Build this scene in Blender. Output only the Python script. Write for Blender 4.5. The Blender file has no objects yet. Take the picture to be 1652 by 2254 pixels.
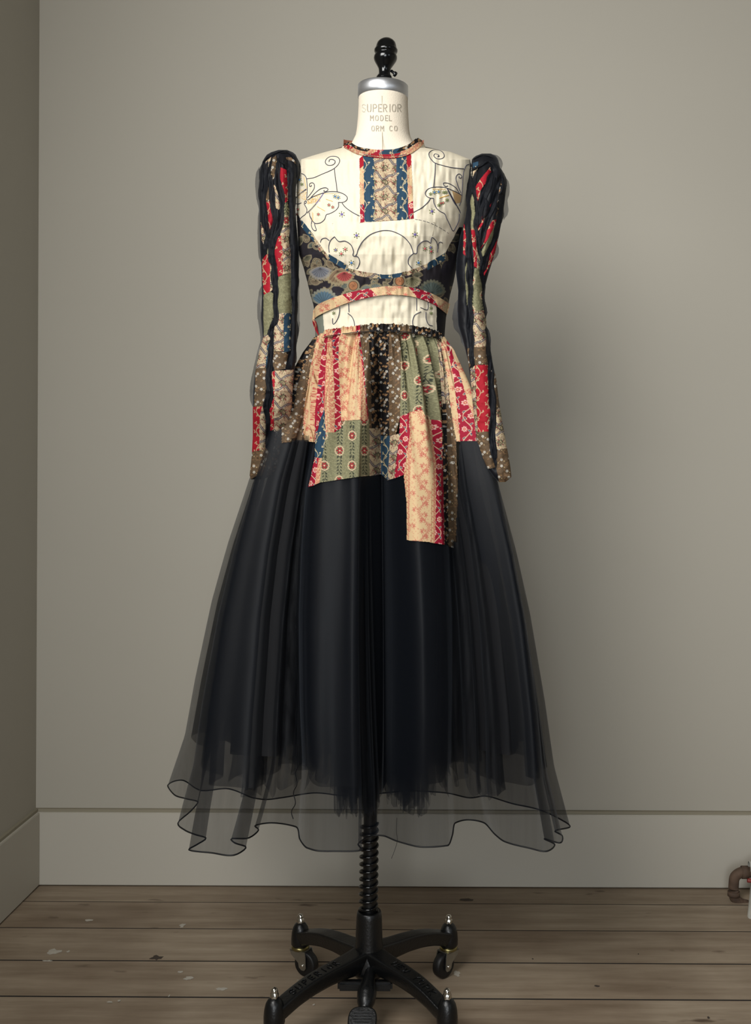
import bpy, bmesh, math, random
import numpy as np
from mathutils import Vector, Matrix

# ------------------------------------------------------------------ camera, light, exposure
F = 2333.0; CX = 1008.0; CY = 1030.0; CAMH = 1.06; ROLL = 0.0045
SC = bpy.context.scene
COL = SC.collection
cam_d = bpy.data.cameras.new('camera')
cam = bpy.data.objects.new('camera', cam_d); COL.objects.link(cam)
cam_d.sensor_fit = 'VERTICAL'; cam_d.sensor_height = 36.0; cam_d.lens = F * 36.0 / 2254.0
cam_d.shift_x = -(CX - 826.0) / 2254.0
cam_d.shift_y = -(1127.0 - CY) / 2254.0
cam_d.clip_start = 0.05
cam.matrix_world = Matrix.Translation((0, 0, CAMH)) @ Matrix.Rotation(math.radians(90), 4, 'X') @ Matrix.Rotation(ROLL, 4, 'Z')
SC.camera = cam

world = bpy.data.worlds.new('sky'); SC.world = world; world.use_nodes = True
bg = world.node_tree.nodes['Background']
bg.inputs[0].default_value = (0.62, 0.72, 0.86, 1); bg.inputs[1].default_value = 1.0

WIN_Y0, WIN_Y1, WIN_Z0, WIN_Z1 = -0.5, 1.05, 1.60, 3.00
def area(name, loc, target, sx, sy, power, color):
    d = bpy.data.lights.new(name, 'AREA'); d.shape = 'RECTANGLE'; d.size = sx; d.size_y = sy
    d.energy = power; d.color = color
    o = bpy.data.objects.new(name, d); COL.objects.link(o)
    o.location = loc
    o.rotation_euler = (Vector(target) - Vector(loc)).to_track_quat('-Z', 'Y').to_euler()
    return o
win = area('window_daylight', (-1.10, (WIN_Y0 + WIN_Y1) / 2, (WIN_Z0 + WIN_Z1) / 2), (0.25, 2.3, 1.0),
           WIN_Y1 - WIN_Y0, WIN_Z1 - WIN_Z0, 43.0, (1.0, 0.985, 0.955))
win.data.spread = math.radians(125)
rw = area('rear_window_daylight', (0.0, -1.55, 1.10), (0.0, 2.5, 0.80), 1.0, 1.7, 10.5, (0.93, 0.97, 1.0))
rw.data.spread = math.radians(82)
area('far_right_fill', (2.3, -1.0, 1.9), (-1.0, 2.2, 1.5), 1.0, 1.3, 6.0, (0.84, 0.92, 1.0))  # added fill light from the right, brightens the left wall

SC.view_settings.view_transform = 'Standard'
SC.view_settings.look = 'None'
SC.view_settings.exposure = 0.0
SC.view_settings.gamma = 1.0
SC.view_settings.use_curve_mapping = False
SC.cycles.transparent_max_bounces = 40
SC.cycles.max_bounces = 10
SC.cycles.diffuse_bounces = 6

DC = 2.06           # distance of the dress form
DW = 2.69           # distance of the back wall
rng = np.random.default_rng(5)
random.seed(5)

# ------------------------------------------------------------------ helpers
def unp(px, py, Y):
    dx = np.asarray(px, float) - CX; dy = np.asarray(py, float) - CY
    c, s = math.cos(ROLL), math.sin(ROLL)
    x = dx * c + dy * s; y = -dx * s + dy * c
    return x * Y / F, Y + 0 * x, CAMH - y * Y / F
def unpv(px, py, Y):
    return np.stack(np.broadcast_arrays(*unp(px, py, Y)), -1)
def proj(P):
    x = P[..., 0] / P[..., 1] * F; y = (CAMH - P[..., 2]) / P[..., 1] * F
    c, s = math.cos(ROLL), math.sin(ROLL)
    return CX + x * c - y * s, CY + x * s + y * c

def lin(c):
    c = np.asarray(c, float) / 255.0
    return np.where(c <= 0.04045, c / 12.92, ((c + 0.055) / 1.055) ** 2.4)

def link(o, parent=None):
    COL.objects.link(o)
    if parent is not None: o.parent = parent
    return o
def tag(o, label=None, cat=None, group=None, kind=None):
    if label: o['label'] = label
    if cat: o['category'] = cat
    if group: o['group'] = group
    if kind: o['kind'] = kind
    return o
def mesh_obj(name, V, Fc, mat, parent=None, col=None, smooth=True):
    me = bpy.data.meshes.new(name)
    V = np.asarray(V, np.float32).reshape(-1, 3); Fc = np.asarray(Fc, np.int32)
    k = Fc.shape[1]
    me.vertices.add(len(V)); me.vertices.foreach_set('co', V.ravel())
    me.loops.add(Fc.size); me.loops.foreach_set('vertex_index', Fc.ravel())
    me.polygons.add(len(Fc)); me.polygons.foreach_set('loop_start', np.arange(0, Fc.size, k, dtype=np.int32))
    me.update(calc_edges=True)
    me.polygons.foreach_set('use_smooth', np.full(len(Fc), smooth))
    if col is not None:
        a = me.color_attributes.new('Col', 'FLOAT_COLOR', 'POINT')
        c = np.ones((len(V), 4), np.float32); c[:, :3] = np.asarray(col).reshape(-1, 3)
        a.data.foreach_set('color', c.ravel())
    me.materials.append(mat); me.validate()
    return link(bpy.data.objects.new(name, me), parent)
def grid_faces(n, m, closed=False):
    i = np.arange(n - 1)[:, None]; j = np.arange(m if closed else m - 1)[None, :]
    j2 = (j + 1) % m
    return np.stack([i * m + j, i * m + j2, (i + 1) * m + j2, (i + 1) * m + j], -1).reshape(-1, 4)
def grid_obj(name, P, mat, parent=None, col=None, closed=False):
    return mesh_obj(name, P.reshape(-1, 3), grid_faces(P.shape[0], P.shape[1], closed), mat, parent, col)
def sub_grid(name, P, sel, mat, parent, col=None):
    """object made of the faces of grid P whose id mask sel is true"""
    Fc = grid_faces(P.shape[0], P.shape[1])[sel.ravel()]
    if len(Fc) == 0: return None
    used, inv = np.unique(Fc, return_inverse=True)
    return mesh_obj(name, P.reshape(-1, 3)[used], inv.reshape(-1, 4), mat, parent, None if col is None else col.reshape(-1, 3)[used])
def bm_obj(name, bm, mat, parent=None, smooth=False):
    me = bpy.data.meshes.new(name); bm.to_mesh(me); bm.free()
    me.materials.append(mat)
    if smooth: me.polygons.foreach_set('use_smooth', [True] * len(me.polygons))
    me.update()
    return link(bpy.data.objects.new(name, me), parent)
def empty(name, loc):
    o = bpy.data.objects.new(name, None); o.location = loc; o.empty_display_size = 0.1
    return link(o)
def box(bm, x0, x1, y0, y1, z0, z1, bev=0.0):
    r = bmesh.ops.create_cube(bm, size=1.0)
    for v in r['verts']:
        v.co = Vector(((x0 + x1) / 2 + v.co.x * (x1 - x0), (y0 + y1) / 2 + v.co.y * (y1 - y0), (z0 + z1) / 2 + v.co.z * (z1 - z0)))
    if bev:
        es = list({e for v in r['verts'] for e in v.link_edges})
        bmesh.ops.bevel(bm, geom=es, offset=bev, segments=2, affect='EDGES')
def tube_np(pts, r, n=8, cap=True):
    """tube along points; r scalar or list; returns V, F"""
    P = np.asarray(pts, float); m = len(P)
    R = np.broadcast_to(np.asarray(r, float), (m,))
    T = np.gradient(P, axis=0); T /= np.linalg.norm(T, axis=1)[:, None] + 1e-12
    up = np.array([0.0, 0, 1.0])
    if abs(T[:, 2]).mean() > 0.8: up = np.array([0.0, 1.0, 0])
    N = np.cross(T, up); N /= np.linalg.norm(N, axis=1)[:, None] + 1e-9
    B = np.cross(T, N)
    a = np.linspace(0, 2 * math.pi, n, endpoint=False)
    V = P[:, None] + R[:, None, None] * (np.cos(a)[None, :, None] * N[:, None] + np.sin(a)[None, :, None] * B[:, None])
    return V.reshape(-1, 3), grid_faces(m, n, True)
def tubes_obj(name, lst, mat, parent=None, n=6):
    Vs, Fs, o = [], [], 0
    for pts, r in lst:
        V, Fc = tube_np(pts, r, n); Vs.append(V); Fs.append(Fc + o); o += len(V)
    return mesh_obj(name, np.concatenate(Vs), np.concatenate(Fs), mat, parent)
def lathe(name, prof, mat, parent=None, n=48, center=(0, 0), lean=0.0, closed_ends=True):
    """prof: list of (r, z); center x,y"""
    pr = np.array(prof, float)
    a = np.linspace(0, 2 * math.pi, n, endpoint=False)
    z0 = pr[0, 1]
    V = np.stack([center[0] + pr[:, 0:1] * np.cos(a) + lean * (pr[:, 1:2] - z0), center[1] + pr[:, 0:1] * np.sin(a), pr[:, 1:2] + 0 * a], -1)
    return mesh_obj(name, V.reshape(-1, 3), grid_faces(len(pr), n, True), mat, parent)
def catmull(P, k=8, closed=False):
    P = np.asarray(P, float)
    if closed: Q = np.vstack([P[-1], P, P[0], P[1]])
    else: Q = np.vstack([2 * P[0] - P[1], P, 2 * P[-1] - P[-2]])
    out = []
    for i in range(1, len(Q) - 2):
        for t in np.arange(k) / k:
            p0, p1, p2, p3 = Q[i - 1], Q[i], Q[i + 1], Q[i + 2]
            out.append(0.5 * (2 * p1 + (p2 - p0) * t + (2 * p0 - 5 * p1 + 4 * p2 - p3) * t * t + (3 * p1 - p0 - 3 * p2 + p3) * t ** 3))
    if not closed: out.append(P[-1])
    return np.array(out)
_nt = rng.random((256, 256))
def vnoise(x, y, s=1.0):
    x = np.asarray(x) / s; y = np.asarray(y) / s
    xi = np.floor(x).astype(int); yi = np.floor(y).astype(int); fx = x - xi; fy = y - yi
    fx = fx * fx * (3 - 2 * fx); fy = fy * fy * (3 - 2 * fy)
    g = lambda a, b: _nt[a % 256, b % 256]
    return (g(xi, yi) * (1 - fx) + g(xi + 1, yi) * fx) * (1 - fy) + (g(xi, yi + 1) * (1 - fx) + g(xi + 1, yi + 1) * fx) * fy
def inpoly(x, y, poly):
    r = np.zeros(np.shape(x), bool); n = len(poly)
    for i in range(n):
        x1, y1 = poly[i]; x2, y2 = poly[(i + 1) % n]
        if y1 == y2: continue
        r ^= ((y1 > y) != (y2 > y)) & (x < (x2 - x1) * (y - y1) / (y2 - y1) + x1)
    return r
def interp(y, rows, k):
    a = np.array(rows, float); return np.interp(y, a[:, 0], a[:, k])
def dist_poly(x, y, pts):
    d = np.full(np.shape(x), 1e9)
    for (x1, y1), (x2, y2) in zip(pts[:-1], pts[1:]):
        L = (x2 - x1) ** 2 + (y2 - y1) ** 2 + 1e-9
        t = np.clip(((x - x1) * (x2 - x1) + (y - y1) * (y2 - y1)) / L, 0, 1)
        d = np.minimum(d, np.hypot(x - x1 - t * (x2 - x1), y - y1 - t * (y2 - y1)))
    return d

# ------------------------------------------------------------------ materials
def new_mat(name):
    m = bpy.data.materials.new(name); m.use_nodes = True
    nt = m.node_tree; b = nt.nodes['Principled BSDF']
    return m, nt, b
def simple(name, rgb, rough=0.6, metal=0.0, bump=0.0, bscale=60.0, spec=0.5, var=0.0, vscale=20.0):
    m, nt, b = new_mat(name)
    c = lin(rgb); b.inputs['Base Color'].default_value = (*c, 1)
    b.inputs['Roughness'].default_value = rough; b.inputs['Metallic'].default_value = metal
    b.inputs['Specular IOR Level'].default_value = spec
    tc = nt.nodes.new('ShaderNodeTexCoord')
    if var:
        n = nt.nodes.new('ShaderNodeTexNoise'); n.inputs['Scale'].default_value = vscale; n.inputs['Detail'].default_value = 5
        nt.links.new(tc.outputs['Object'], n.inputs['Vector'])
        r = nt.nodes.new('ShaderNodeMapRange'); r.inputs['From Min'].default_value = .3; r.inputs['From Max'].default_value = .7
        r.inputs['To Min'].default_value = 1 - var; r.inputs['To Max'].default_value = 1 + var
        nt.links.new(n.outputs['Fac'], r.inputs['Value'])
        mx = nt.nodes.new('ShaderNodeVectorMath'); mx.operation = 'SCALE'; mx.inputs[0].default_value = tuple(c)
        nt.links.new(r.outputs['Result'], mx.inputs['Scale']); nt.links.new(mx.outputs['Vector'], b.inputs['Base Color'])
    if bump:
        n = nt.nodes.new('ShaderNodeTexNoise'); n.inputs['Scale'].default_value = bscale; n.inputs['Detail'].default_value = 4
        nt.links.new(tc.outputs['Object'], n.inputs['Vector'])
        bp = nt.nodes.new('ShaderNodeBump'); bp.inputs['Strength'].default_value = bump; bp.inputs['Distance'].default_value = .002
        nt.links.new(n.outputs['Fac'], bp.inputs['Height']); nt.links.new(bp.outputs['Normal'], b.inputs['Normal'])
    return m
def print_mat():
    m, nt, b = new_mat('printed_cotton')
    a = nt.nodes.new('ShaderNodeAttribute'); a.attribute_name = 'Col'
    nt.links.new(a.outputs['Color'], b.inputs['Base Color'])
    b.inputs['Roughness'].default_value = .75; b.inputs['Specular IOR Level'].default_value = .25
    tc = nt.nodes.new('ShaderNodeTexCoord')
    n = nt.nodes.new('ShaderNodeTexNoise'); n.inputs['Scale'].default_value = 900; n.inputs['Detail'].default_value = 2
    nt.links.new(tc.outputs['Object'], n.inputs['Vector'])
    bp = nt.nodes.new('ShaderNodeBump'); bp.inputs['Strength'].default_value = .25; bp.inputs['Distance'].default_value = .0004
    nt.links.new(n.outputs['Fac'], bp.inputs['Height']); nt.links.new(bp.outputs['Normal'], b.inputs['Normal'])
    return m
def organza(name, rgb, alpha, rough=.45, sheen=.5, streak=0.0):
    m, nt, b = new_mat(name)
    b.inputs['Base Color'].default_value = (*lin(rgb), 1)
    b.inputs['Roughness'].default_value = rough
    b.inputs['Specular IOR Level'].default_value = .22
    b.inputs['Sheen Weight'].default_value = sheen; b.inputs['Sheen Roughness'].default_value = .4
    b.inputs['Sheen Tint'].default_value = (.68, .76, .9, 1)
    tc = nt.nodes.new('ShaderNodeTexCoord')
    mp = nt.nodes.new('ShaderNodeMapping'); mp.inputs['Scale'].default_value = (90, 90, 2.0)
    n = nt.nodes.new('ShaderNodeTexNoise'); n.inputs['Scale'].default_value = 1; n.inputs['Detail'].default_value = 4
    nt.links.new(tc.outputs['Object'], mp.inputs['Vector']); nt.links.new(mp.outputs['Vector'], n.inputs['Vector'])
    r = nt.nodes.new('ShaderNodeMapRange'); r.inputs['From Min'].default_value = .3; r.inputs['From Max'].default_value = .7
    r.inputs['To Min'].default_value = max(0, alpha - streak); r.inputs['To Max'].default_value = min(1, alpha + streak)
    nt.links.new(n.outputs['Fac'], r.inputs['Value']); nt.links.new(r.outputs['Result'], b.inputs['Alpha'])
    return m
M_print = print_mat()
M_wall = simple('wall_paint', (175, 170, 158), .85, bump=.05, bscale=40, spec=.2, var=.012, vscale=1.5)
M_base = simple('baseboard_paint', (186, 181, 169), .6, bump=.04, bscale=25, spec=.3)
M_shadowgap = simple('shaded_gap', (142, 135, 117), .9)  # shade of the groove above the baseboard, painted as a darker strip
M_black = simple('cast_black_enamel', (10, 11, 12), .34, bump=.25, bscale=220, spec=.5)
M_blackg = simple('gloss_black', (7, 8, 10), .16, spec=.6)
M_steel = simple('nickel_plated', (205, 200, 190), .16, 1.0)
M_zinc = simple('zinc_plate', (170, 170, 165), .38, 1.0, var=.12, vscale=60)
M_brass = simple('yellow_zinc', (150, 140, 95), .3, 1.0)
M_rubber = simple('black_rubber', (14, 14, 15), .5)
M_linen = simple('form_linen', (232, 220, 200), .85, bump=.3, bscale=500, spec=.2, var=.03, vscale=12)
M_stencil = simple('stencil_ink', (164, 155, 138), .9)
M_thread = simple('dark_thread', (62, 62, 78), .8)
M_seam = simple('tan_thread', (176, 164, 138), .8)
M_cord = simple('black_cord', (9, 10, 13), .6)
M_org = organza('black_organza', (12, 16, 23), .45, .46, .09, .03)
M_lin = organza('black_lining', (9, 11, 15), .55, .6, .02, .03)
M_lin2 = organza('black_underlining', (8, 9, 13), .80, .7, .0, .03)
M_tulle = organza('black_tulle', (16, 18, 22), .40, .7, .05, .25)
M_ruf = organza('frayed_organza', (13, 15, 21), .90, .7, .03, .04)
M_sleeve = organza('black_sleeve_silk', (12, 13, 18), 1.0, .55, .08, 0.0)
M_rust = simple('rusty_iron', (84, 66, 52), .8, 0.0, bump=.5, bscale=90, var=.35, vscale=45)
M_oldwhite = simple('old_white_paint', (170, 168, 158), .6, var=.1, vscale=30)
M_redpaint = simple('red_handle', (130, 45, 40), .5)
def cap_mat():
    m, nt, b = new_mat('brushed_aluminium')
    b.inputs['Base Color'].default_value = (.62, .63, .65, 1); b.inputs['Metallic'].default_value = .95
    b.inputs['Roughness'].default_value = .36; b.inputs['Anisotropic'].default_value = .5
    return m
M_cap = cap_mat()
def wood():
    m, nt, b = new_mat('worn_floorboards')
    tc = nt.nodes.new('ShaderNodeTexCoord'); oi = nt.nodes.new('ShaderNodeObjectInfo')
    off = nt.nodes.new('ShaderNodeVectorMath'); off.operation = 'ADD'
    sc = nt.nodes.new('ShaderNodeVectorMath'); sc.operation = 'SCALE'; sc.inputs[0].default_value = (17, 31, 5)
    nt.links.new(oi.outputs['Random'], sc.inputs['Scale'])
    nt.links.new(tc.outputs['Object'], off.inputs[0]); nt.links.new(sc.outputs['Vector'], off.inputs[1])
    mp = nt.nodes.new('ShaderNodeMapping'); mp.inputs['Scale'].default_value = (2.6, 26, 12)
    nt.links.new(off.outputs['Vector'], mp.inputs['Vector'])
    n = nt.nodes.new('ShaderNodeTexNoise'); n.inputs['Scale'].default_value = 1.3; n.inputs['Detail'].default_value = 8; n.inputs['Roughness'].default_value = .65
    nt.links.new(mp.outputs['Vector'], n.inputs['Vector'])
    r = nt.nodes.new('ShaderNodeValToRGB'); e = r.color_ramp.elements
    e[0].position = .3; e[0].color = (*lin((132, 116, 97)), 1); e[1].position = .72; e[1].color = (*lin((168, 153, 133)), 1)
    nt.links.new(n.outputs['Fac'], r.inputs['Fac'])
    n2 = nt.nodes.new('ShaderNodeTexNoise'); n2.inputs['Scale'].default_value = 3.5; n2.inputs['Detail'].default_value = 6
    nt.links.new(off.outputs['Vector'], n2.inputs['Vector'])
    r2 = nt.nodes.new('ShaderNodeValToRGB'); e = r2.color_ramp.elements
    e[0].position = .30; e[0].color = (.58, .52, .48, 1); e[1].position = .62; e[1].color = (1.0, 1.0, 1.0, 1)
    nt.links.new(n2.outputs['Fac'], r2.inputs['Fac'])
    mx = nt.nodes.new('ShaderNodeMix'); mx.data_type = 'RGBA'; mx.blend_type = 'MULTIPLY'; mx.inputs[0].default_value = .8
    nt.links.new(r.outputs['Color'], mx.inputs[6]); nt.links.new(r2.outputs['Color'], mx.inputs[7])
    # small dark knots and scuffs
    v = nt.nodes.new('ShaderNodeTexNoise'); v.inputs['Scale'].default_value = 14; v.inputs['Detail'].default_value = 3
    mp2 = nt.nodes.new('ShaderNodeMapping'); mp2.inputs['Scale'].default_value = (.6, 1.6, 1)
    nt.links.new(off.outputs['Vector'], mp2.inputs['Vector']); nt.links.new(mp2.outputs['Vector'], v.inputs['Vector'])
    r3 = nt.nodes.new('ShaderNodeValToRGB'); e = r3.color_ramp.elements
    e[0].position = .25; e[0].color = (.35, .3, .28, 1); e[1].position = .33; e[1].color = (1, 1, 1, 1)
    nt.links.new(v.outputs['Fac'], r3.inputs['Fac'])
    m2 = nt.nodes.new('ShaderNodeMix'); m2.data_type = 'RGBA'; m2.blend_type = 'MULTIPLY'; m2.inputs[0].default_value = 1
    nt.links.new(mx.outputs[2], m2.inputs[6]); nt.links.new(r3.outputs['Color'], m2.inputs[7])
    nt.links.new(m2.outputs[2], b.inputs['Base Color'])
    b.inputs['Roughness'].default_value = .55; b.inputs['Specular IOR Level'].default_value = .3
    bp = nt.nodes.new('ShaderNodeBump'); bp.inputs['Strength'].default_value = .3; bp.inputs['Distance'].default_value = .001
    nt.links.new(n.outputs['Fac'], bp.inputs['Height']); nt.links.new(bp.outputs['Normal'], b.inputs['Normal'])
    return m
M_wood = wood()
M_dirt = simple('dark_subfloor', (30, 26, 22), .9)

# ------------------------------------------------------------------ room shell
XL = (72 - CX) * DW / F + 0.012     # left wall plane
XR, YR, ZT = 2.6, -1.6, 3.30
def struct(name, boxes, mat, bev=0):
    bm = bmesh.new()
    for b_ in boxes: box(bm, *b_, bev=bev)
    o = bm_obj(name, bm, mat); o['kind'] = 'structure'; return o
struct('wall_back', [(XL - .1, XR + .1, DW, DW + .1, -.02, ZT)], M_wall)
struct('wall_left', [(XL - .1, XL, YR, WIN_Y0, -.02, ZT), (XL - .1, XL, WIN_Y1, DW, -.02, ZT),
                     (XL - .1, XL, WIN_Y0, WIN_Y1, -.02, WIN_Z0), (XL - .1, XL, WIN_Y0, WIN_Y1, WIN_Z1, ZT)], M_wall)
struct('wall_right', [(XR, XR + .1, YR, DW, -.02, ZT)], M_wall)
struct('wall_rear', [(XL - .1, XR + .1, YR - .1, YR, -.02, ZT)], M_wall)
struct('ceiling', [(XL - .1, XR + .1, YR - .1, DW + .1, ZT, ZT + .1)], M_wall)
fl = struct('floor', [(XL - .1, XR + .1, YR - .1, DW + .1, -.06, -.024)], M_dirt)
ZB = CAMH - (1782 - CY) * DW / F      # top of the baseboard
gp = .007
struct('baseboard_back', [(XL, XR, DW - .016, DW, .003, ZB - gp)], M_base, .0015)
struct('baseboard_left', [(XL, XL + .016, YR, DW - .016, .003, ZB - gp)], M_base, .0015)
struct('trim_1', [(XL, XR, DW - .009, DW, ZB - gp - .001, ZB)], M_shadowgap)
struct('trim_2', [(XL, XL + .009, YR, DW - .009, ZB - gp - .001, ZB)], M_shadowgap)
struct('window_1', [(XL - .07, XL - .02, WIN_Y0, WIN_Y0 + .05, WIN_Z0, WIN_Z1), (XL - .07, XL - .02, WIN_Y1 - .05, WIN_Y1, WIN_Z0, WIN_Z1),
                    (XL - .07, XL - .02, WIN_Y0, WIN_Y1, WIN_Z0, WIN_Z0 + .05), (XL - .07, XL - .02, WIN_Y0, WIN_Y1, WIN_Z1 - .05, WIN_Z1),
                    (XL - .07, XL - .03, WIN_Y0, WIN_Y1, 2.40, 2.44)], M_base)
# floorboards: parts of the floor; each seam seen in the photograph
edges = [DW, 2.578, 2.430, 2.270, 2.117, 1.965]
while edges[-1] > YR: edges.append(edges[-1] - .155)
for i, (y1, y0) in enumerate(zip(edges[:-1], edges[1:])):
    y0 = max(y0, YR)
    cuts = [XL, XR] if i % 3 else [XL, XL + (1.9 if i == 0 else 2.4), XR]
    for x0, x1 in zip(cuts[:-1], cuts[1:]):
        bm = bmesh.new()
        n = 36
        dz = random.uniform(-.0006, .0006)
        g = .0010 if i not in (2,) else .0015
        box(bm, x0 + .0004, x1 - .0004, y0 + g, y1 - g, -.024, dz)
        bmesh.ops.bevel(bm, geom=[e for e in bm.edges if all(v.co.z > -.01 for v in e.verts)], offset=.0007, segments=1, affect='EDGES')
        slope = .0022
        for v in bm.verts:
            v.co.y -= (v.co.x - x0 * 0) * slope
            if v.co.y > DW - .001: v.co.y = DW - .001
        bm.normal_update()
        for f in bm.faces:
            if f.normal.z < .9: f.material_index = 1
        po = bm_obj('plank', bm, M_wood, fl); po.data.materials.append(M_dirt)
M_fleck = simple('old_paint_fleck', (176, 170, 158), .7, var=.1, vscale=80)
def fleck(px, py, w, h, seed, mat=None):
    r_ = random.Random(seed); Y = F * CAMH / (py - CY)
    c = Vector([float(t) for t in unp(px, py, Y)])
    bm = bmesh.new(); vs = []
    for k in range(14):
        a = k / 14 * 2 * math.pi; rr = r_.uniform(.45, 1.0)
        vs.append(bm.verts.new((c.x + math.cos(a) * rr * w / 2 * Y / F, c.y + math.sin(a) * rr * h / 2 * Y / F * 2.2, .0008)))
    f = bm.faces.new(vs)
    ex = bmesh.ops.extrude_face_region(bm, geom=[f])
    for v in ex['geom']:
        if isinstance(v, bmesh.types.BMVert): v.co.z = .0014
    bm_obj('paint_fleck', bm, mat or M_fleck, fl)
M_stain = simple('dark_stain', (62, 52, 44), .8)
for i, a in enumerate([(195, 2030, 22, 6), (401, 2041, 16, 12), (118, 2100, 36, 16), (150, 2099, 10, 5), (398, 2143, 16, 6), (415, 2157, 26, 8),
                       (487, 2180, 30, 8), (241, 2210, 18, 4), (262, 2207, 8, 5), (105, 2120, 30, 4), (1005, 2144, 20, 14), (372, 2196, 4, 6),
                       (655, 2160, 4, 2), (690, 2214, 7, 4)]):
    fleck(*a, seed=i)
for i, a in enumerate([(344, 2112, 34, 12), (1027, 1981, 44, 6), (1172, 2111, 5, 3), (1313, 2170, 16, 4), (1404, 2099, 5, 2), (1558, 2238, 8, 6)]):
    fleck(*a, seed=40 + i, mat=M_stain)

# ------------------------------------------------------------------ cloth prints, drawn by code into small repeating colour fields
class Tile:
    def __init__(s, W, H, bgc, res=3):
        s.W, s.H, s.r = W, H, res
        s.a = np.tile(lin(bgc), (int(H * res), int(W * res), 1)).astype(float)
    def _put(s, x0, x1, y0, y1, fn, col):
        r = s.r
        ix = np.arange(int(math.floor(x0 * r)), int(math.ceil(x1 * r)) + 1); iy = np.arange(int(math.floor(y0 * r)), int(math.ceil(y1 * r)) + 1)
        X, Y = np.meshgrid((ix + .5) / r, (iy + .5) / r)
        al = np.clip(fn(X, Y) * r + .5, 0, 1)[..., None]
        jj = np.ix_(iy % s.a.shape[0], ix % s.a.shape[1])
        s.a[jj] = s.a[jj] * (1 - al) + lin(col) * al
    def line(s, pts, w, col):
        for (x1, y1), (x2, y2) in zip(pts[:-1], pts[1:]):
            m = w
            s._put(min(x1, x2) - m, max(x1, x2) + m, min(y1, y2) - m, max(y1, y2) + m,
                   lambda X, Y: w / 2 - dist_poly(X, Y, [(x1, y1), (x2, y2)]), col)
    def blob(s, x, y, rx, ry, ang, col):
        m = max(rx, ry) + 1; c, t = math.cos(ang), math.sin(ang)
        def fn(X, Y):
            u = (X - x) * c + (Y - y) * t; v = -(X - x) * t + (Y - y) * c
            return (1 - np.sqrt((u / rx) ** 2 + (v / ry) ** 2)) * min(rx, ry)
        s._put(x - m, x + m, y - m, y + m, fn, col)
    def mottle(s, amt, sc, col):
        h, w = s.a.shape[:2]; n = rng.random((int(s.H / sc) + 1, int(s.W / sc) + 1))
        X, Y = np.meshgrid(np.arange(w) / s.r / sc, np.arange(h) / s.r / sc)
        xi = X.astype(int); yi = Y.astype(int); nh, nw = n.shape
        v = n[yi % nh, xi % nw]
        al = (np.clip((v - .5) * 4, 0, 1) * amt)[..., None]
        s.a = s.a * (1 - al) + lin(col) * al
    def s_(s, u, v):
        h, w = s.a.shape[:2]
        X = np.asarray(u) * s.r - .5; Y = np.asarray(v) * s.r - .5
        xi = np.floor(X).astype(int); yi = np.floor(Y).astype(int); fx = (X - xi)[..., None]; fy = (Y - yi)[..., None]
        A = s.a
        return (A[yi % h, xi % w] * (1 - fx) + A[yi % h, (xi + 1) % w] * fx) * (1 - fy) + (A[(yi + 1) % h, xi % w] * (1 - fx) + A[(yi + 1) % h, (xi + 1) % w] * fx) * fy
R = random.Random(11)
def spiral(x, y, r, turns, a0, sgn=1, n=14):
    return [(x + r * (1 - k / n) * math.cos(a0 + sgn * turns * 2 * math.pi * k / n), y + r * (1 - k / n) * math.sin(a0 + sgn * turns * 2 * math.pi * k / n)) for k in range(n + 1)]
def t_vine():
    t = Tile(44, 72, (230, 198, 152)); c = (204, 96, 86)
    st = [(22 + 11 * math.sin(2 * math.pi * y / 72), y) for y in range(0, 73, 3)]
    t.line(st, 1.0, c)
    for k in range(6):
        y = k * 12 + 5; sx = 22 + 11 * math.sin(2 * math.pi * y / 72); sg = 1 if k % 2 else -1
        sp = spiral(sx + sg * 9, y - 4, 7, .95, math.pi * (1 if sg > 0 else 0), sg)
        t.line(sp, .85, c)
        for j in range(1, len(sp) - 3, 2):
            a = math.atan2(sp[j + 1][1] - sp[j][1], sp[j + 1][0] - sp[j][0])
            for q in (-1, 1): t.blob(sp[j][0] + q * 2.0 * -math.sin(a), sp[j][1] + q * 2.0 * math.cos(a), 1.8, .65, a + q * .9, c)
    for y in range(0, 72, 4):
        x = 22 + 11 * math.sin(2 * math.pi * y / 72)
        for q in (-1, 1): t.blob(x + q * 2.6, y, 2.2, .6, q * .6 + (.3 if q > 0 else 2.8), c)
    for k in range(60):
        t.blob(R.uniform(0, 44), R.uniform(0, 72), 1.6, .5, R.uniform(0, 3), (216, 134, 112))
    return t
def t_border():
    t = Tile(14, 12, (228, 192, 146)); c = (196, 84, 78)
    for k in range(20): 
        x, y = R.uniform(1, 13), R.uniform(0, 12); a = R.uniform(0, 3)
        t.line([(x, y), (x + 1.6 * math.cos(a), y + 1.6 * math.sin(a)), (x + 2.2 * math.cos(a + 1), y + 2.4 * math.sin(a + 1))], .8, c)
    t.line([(0, -1), (0, 13)], .9, (150, 90, 60))
    return t
def t_red():
    t = Tile(26, 58, (168, 22, 52))
    cr = (238, 206, 172)
    t.line([(13 + 9 * math.sin(2 * math.pi * y / 58), y) for y in range(0, 59, 2)], 1.4, cr)
    for (x, y) in ((7, 14), (19, 43)):
        for k in range(7):
            a = k / 7 * 6.283; t.blob(x + 4 * math.cos(a), y + 4 * math.sin(a), 2.6, 1.7, a, (244, 196, 178))
        t.blob(x, y, 3.1, 3.1, 0, (190, 40, 62)); t.blob(x, y, 1.5, 1.5, 0, (240, 200, 150))
    for (x, y, a) in ((18, 18, .6), (21, 25, 1.4), (6, 34, 2.4), (9, 48, .9), (4, 52, 2.1), (20, 3, 2.4)):
        t.blob(x, y, 4, 1.9, a, cr); t.blob(x, y, 3.1, 1.3, a, (38, 70, 104))
    return t
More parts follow.
